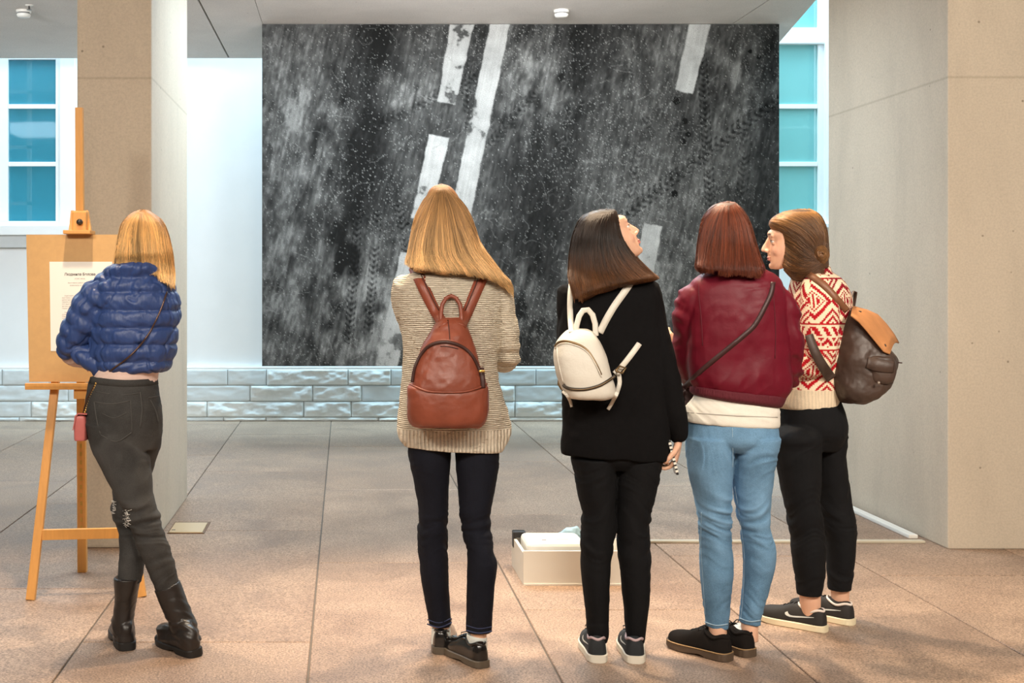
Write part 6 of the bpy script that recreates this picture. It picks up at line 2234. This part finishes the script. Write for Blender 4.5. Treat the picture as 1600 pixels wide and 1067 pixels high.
gp = [G_.loft(g_torso, 40, 2.2), G_.limb(g_arm_l, 24), G_.limb(g_arm_r, 24),
      G_.limb([(1282, 424, 0.0, 24, 26), (1270, 430, 0.0, 30, 34), (1262, 436, 0.0, 30, 36)], 20)]
gsw, wco = G_.skin('patterned_sweater', gp, 0.0032, M_fair, pG, 2, g_disp)
nr = np.empty(len(gsw.data.vertices) * 3)
gsw.data.vertex_normals.foreach_get('vector', nr)
set_color(gsw.data, fair_color(wco, nr.reshape(-1, 3)).astype(np.float32), 'tone')
bvG = bvh_of(gsw.data, G_.o)
gj, _ = G_.skin('jeans', [G_.loft(g_hips, 36), G_.loft(g_leg_l, 28), G_.loft(g_leg_r, 28)], 0.004, M_blackd, pG, 6,
                wrinkle([(zof(G_, 800), 0.10, 1.2), (zof(G_, 905), 0.05, 0.6), (zof(G_, 690), 0.06, 0.6)], 0.006, 171))
shoe(G_, pG, (1.875, 4.985), (-0.70, 0.72), 'low', (M_run2, M_cream, M_lace, M_rline), 0.275, 1.0, 0, 0.026, swoosh=M_tick, loops=False)
shoe(G_, pG, (2.02, 5.085), (-0.62, 0.78), 'low', (M_run2, M_cream, M_lace, M_rline), 0.275, 1.0, 0, 0.026, swoosh=M_tick, loops=False)
hob = hair(G_, pG, [(327, 1240, 1266, 0.0, 6), (331, 1222, 1276, 0.0, 20), (338, 1208, 1282, 0.0, 29), (347, 1201, 1286, 0.0, 34), (356, 1204, 1289, 0.0, 37), (366, 1214, 1291, 0.0, 39), (385, 1219, 1292, 0.0, 40), (405, 1221, 1293, -0.005, 40), (418, 1223, 1293, -0.01, 38), (430, 1233, 1288, -0.015, 33), (438, 1240, 1274, -0.02, 18)],
           [[(1262, 328), (1281, 340), (1291, 360), (1294, 382), (1291, 400)], [(1250, 328), (1270, 338), (1285, 356), (1290, 378), (1288, 396)], [(1236, 330), (1258, 338), (1276, 356), (1285, 378), (1286, 396)], [(1222, 333), (1245, 340), (1268, 356), (1281, 376), (1284, 396)], [(1206, 343), (1226, 346), (1252, 360), (1272, 380), (1282, 398)],
            [(1202, 351), (1217, 360), (1240, 374), (1262, 392), (1277, 404)], [(1216, 371), (1226, 388), (1242, 402), (1260, 410), (1276, 408)], [(1220, 396), (1227, 412), (1242, 422), (1260, 422), (1280, 412)], [(1224, 414), (1232, 425), (1244, 433), (1262, 433), (1284, 424)]],
           (M_brn_b, M_brn), 4200, seed=17, jit=1.6)
hb_o = G_.pt(1279, 398, -0.085)
bun, _w = voxel('hair_knot', [ellipsoid(hb_o, (Vector((0.036, 0, 0.005)), Vector((0, 0.030, 0)), Vector((-0.004, 0, 0.040))), 20, 12)], 0.003, 1,
                lambda co, n: 0.004 * np.sin(np.arctan2(co[:, 2] - hb_o.z, co[:, 0] - hb_o.x) * 3 + np.hypot(co[:, 0] - hb_o.x, co[:, 2] - hb_o.z) * 420) + 0.003 * fbm(co * 60, 2, 5), G_.o)
link('hair_knot', bun, simple('light brown knot', lin(112, 76, 44), 0.5, noise=0.25, nscale=70), hob)
kn_r = np.random.default_rng(4)
kp = []
KN, KP = 420, 10
for q in range(KN):
    r0, a0, sp = kn_r.uniform(0.15, 1.0) ** 0.7, kn_r.uniform(0, 6.28), kn_r.uniform(1.2, 2.6)
    for w in range(KP):
        t = w / (KP - 1)
        rr_, aa = r0 * (1 - 0.18 * t) + kn_r.normal(0, 0.01), a0 + sp * t
        kp.append((hb_o.x - G_.o.x + 0.037 * rr_ * math.cos(aa), hb_o.y - G_.o.y - 0.032 * math.sqrt(max(0, 1.03 - min(1.0, rr_) ** 2)), hb_o.z + 0.041 * rr_ * math.sin(aa)))
kc_ = bpy.data.hair_curves.new('knot_strands')
kc_.add_curves([KP] * KN)
kc_.attributes['position'].data.foreach_set('vector', np.array(kp, dtype=np.float32).ravel())
(kc_.attributes.get('radius') or kc_.attributes.new('radius', 'FLOAT', 'POINT')).data.foreach_set('value', np.full(KN * KP, 0.0010, dtype=np.float32))
kc_.attributes.new('lock', 'FLOAT', 'POINT').data.foreach_set('value', np.repeat(kn_r.uniform(0.6, 1.5, KN), KP).astype(np.float32))
kc_.materials.append(M_brn)
ko_ = bpy.data.objects.new('knot_strands', kc_)
C.objects.link(ko_)
ko_.parent = hob
ko_['kind'] = 'stuff'
# rucksack
KO = G_.pt(1340, 628, -0.10)
rs = empty('rucksack', KO)
tag(rs, 'dark brown leather rucksack with a tan suede flap, worn over the patterned sweater', 'backpack')
r_rows = [(484, 1316, 1342, -0.07, 30), (498, 1312, 1344, -0.075, 36), (516, 1308, 1360, -0.08, 43), (538, 1304, 1378, -0.085, 49), (560, 1300, 1396, -0.09, 54), (588, 1296, 1394, -0.09, 54), (608, 1298, 1382, -0.09, 52), (622, 1306, 1360, -0.085, 46), (630, 1316, 1342, -0.08, 34)]
rb_ = soft_box(G_, r_rows, 2.4, 'body', M_ruck, rs, KO, 0.004, lambda co, n: 0.007 * fbm(co * 13, 4, 181))
bvR = bvh_of(rb_.data, KO)
near = [(1330, 492), (1343, 502), (1356, 517), (1369, 533), (1381, 548), (1391, 552)]
far = [(1336, 481), (1356, 484), (1372, 491), (1386, 506), (1398, 522), (1405, 535)]
vs, fs = [], []
NW = 9
for i in range(6):
    for j in range(NW):
        t = j / (NW - 1)
        u = near[i][0] * (1 - t) + far[i][0] * t
        v = near[i][1] * (1 - t) + far[i][1] * t - 8.0 * math.sin(math.pi * t)
        d = -0.225 + 0.25 * t
        vs.append(G_.pt(u, v, d))
top = len(vs)
vs += [p + Vector((-0.002, 0.0015, -0.005)) for p in vs[:top]]
for i in range(5):
    for j in range(NW - 1):
        a = i * NW + j
        fs += [(a, a + 1, a + NW + 1, a + NW), (top + a, top + a + NW, top + a + NW + 1, top + a + 1)]
for i in range(5):
    for j in (0, NW - 1):
        a = i * NW + j
        fs.append((a, a + NW, top + a + NW, top + a))
for i in (0, 5):
    for j in range(NW - 1):
        a = i * NW + j
        fs.append((a, a + 1, top + a + 1, top + a))
on(G_, 'flap', [(vs, fs)], M_tan, rs, KO)['label'] = 'tan suede flap'
sp_rows = [(556, 1358, 1388, -0.19, 14), (561, 1355, 1394, -0.19, 18), (580, 1354, 1398, -0.19, 20), (594, 1358, 1395, -0.19, 18), (600, 1364, 1386, -0.19, 13)]
pk = soft_box(G_, sp_rows, 3, 'side_pocket', M_ruck, rs, KO, 0.004, lambda co, n: 0.004 * fbm(co * 20, 3, 182))
bvPk = bvh_of(pk.data, KO)
on(G_, 'pocket_flap', [G_.strip([(1355, 566, 18), (1366, 569, 20), (1380, 572, 20), (1396, 574, 17)], [bvPk, bvR], 0.005, 0.001)], M_ruck, rs, KO)
on(G_, 'press_stud', [ball(G_.pt(1373, 598, -0.245), 0.006)], simple('steel stud', lin(170, 160, 150), 0.3, 0.8), rs, KO)
on(G_, 'drawstring', [tube3([G_.pt(1388, 548, -0.19), G_.pt(1394, 560, -0.20), G_.pt(1400, 566, -0.19), G_.pt(1409, 567, -0.18)], [(0.0025, 0.0025)] * 4, 8),
                      tube3([G_.pt(1390, 550, -0.20), G_.pt(1393, 566, -0.21), G_.pt(1396, 576, -0.20)], [(0.004, 0.004)] * 3, 8)], M_strap, rs, KO)
on(G_, 'grab_loop', [tube3([G_.pt(1324, 486, -0.06), G_.pt(1328, 470, -0.05), G_.pt(1332, 456, -0.04), G_.pt(1337, 456, -0.03), G_.pt(1335, 472, -0.03), G_.pt(1332, 487, -0.05)], [(0.004, 0.014)] * 6, 10)], M_ruck, rs, KO)
on(G_, 'shoulder_strap', [G_.strip([(1272, 434, 11), (1284, 443, 11), (1297, 455, 11), (1311, 471, 11), (1324, 486, 11)], [bvG, bvR], 0.005, 0.002, pre=[(1244, 452, 0.04, 11), (1254, 433, -0.02, 11), (1262, 428, -0.10, 11)])], M_chest, rs, KO)
on(G_, 'lower_strap', [G_.strip([(1264, 523, 13), (1268, 536, 14), (1276, 555, 15), (1287, 574, 16), (1299, 592, 17)], [bvG, bvR], 0.005, 0.003)], M_ruck, rs, KO)
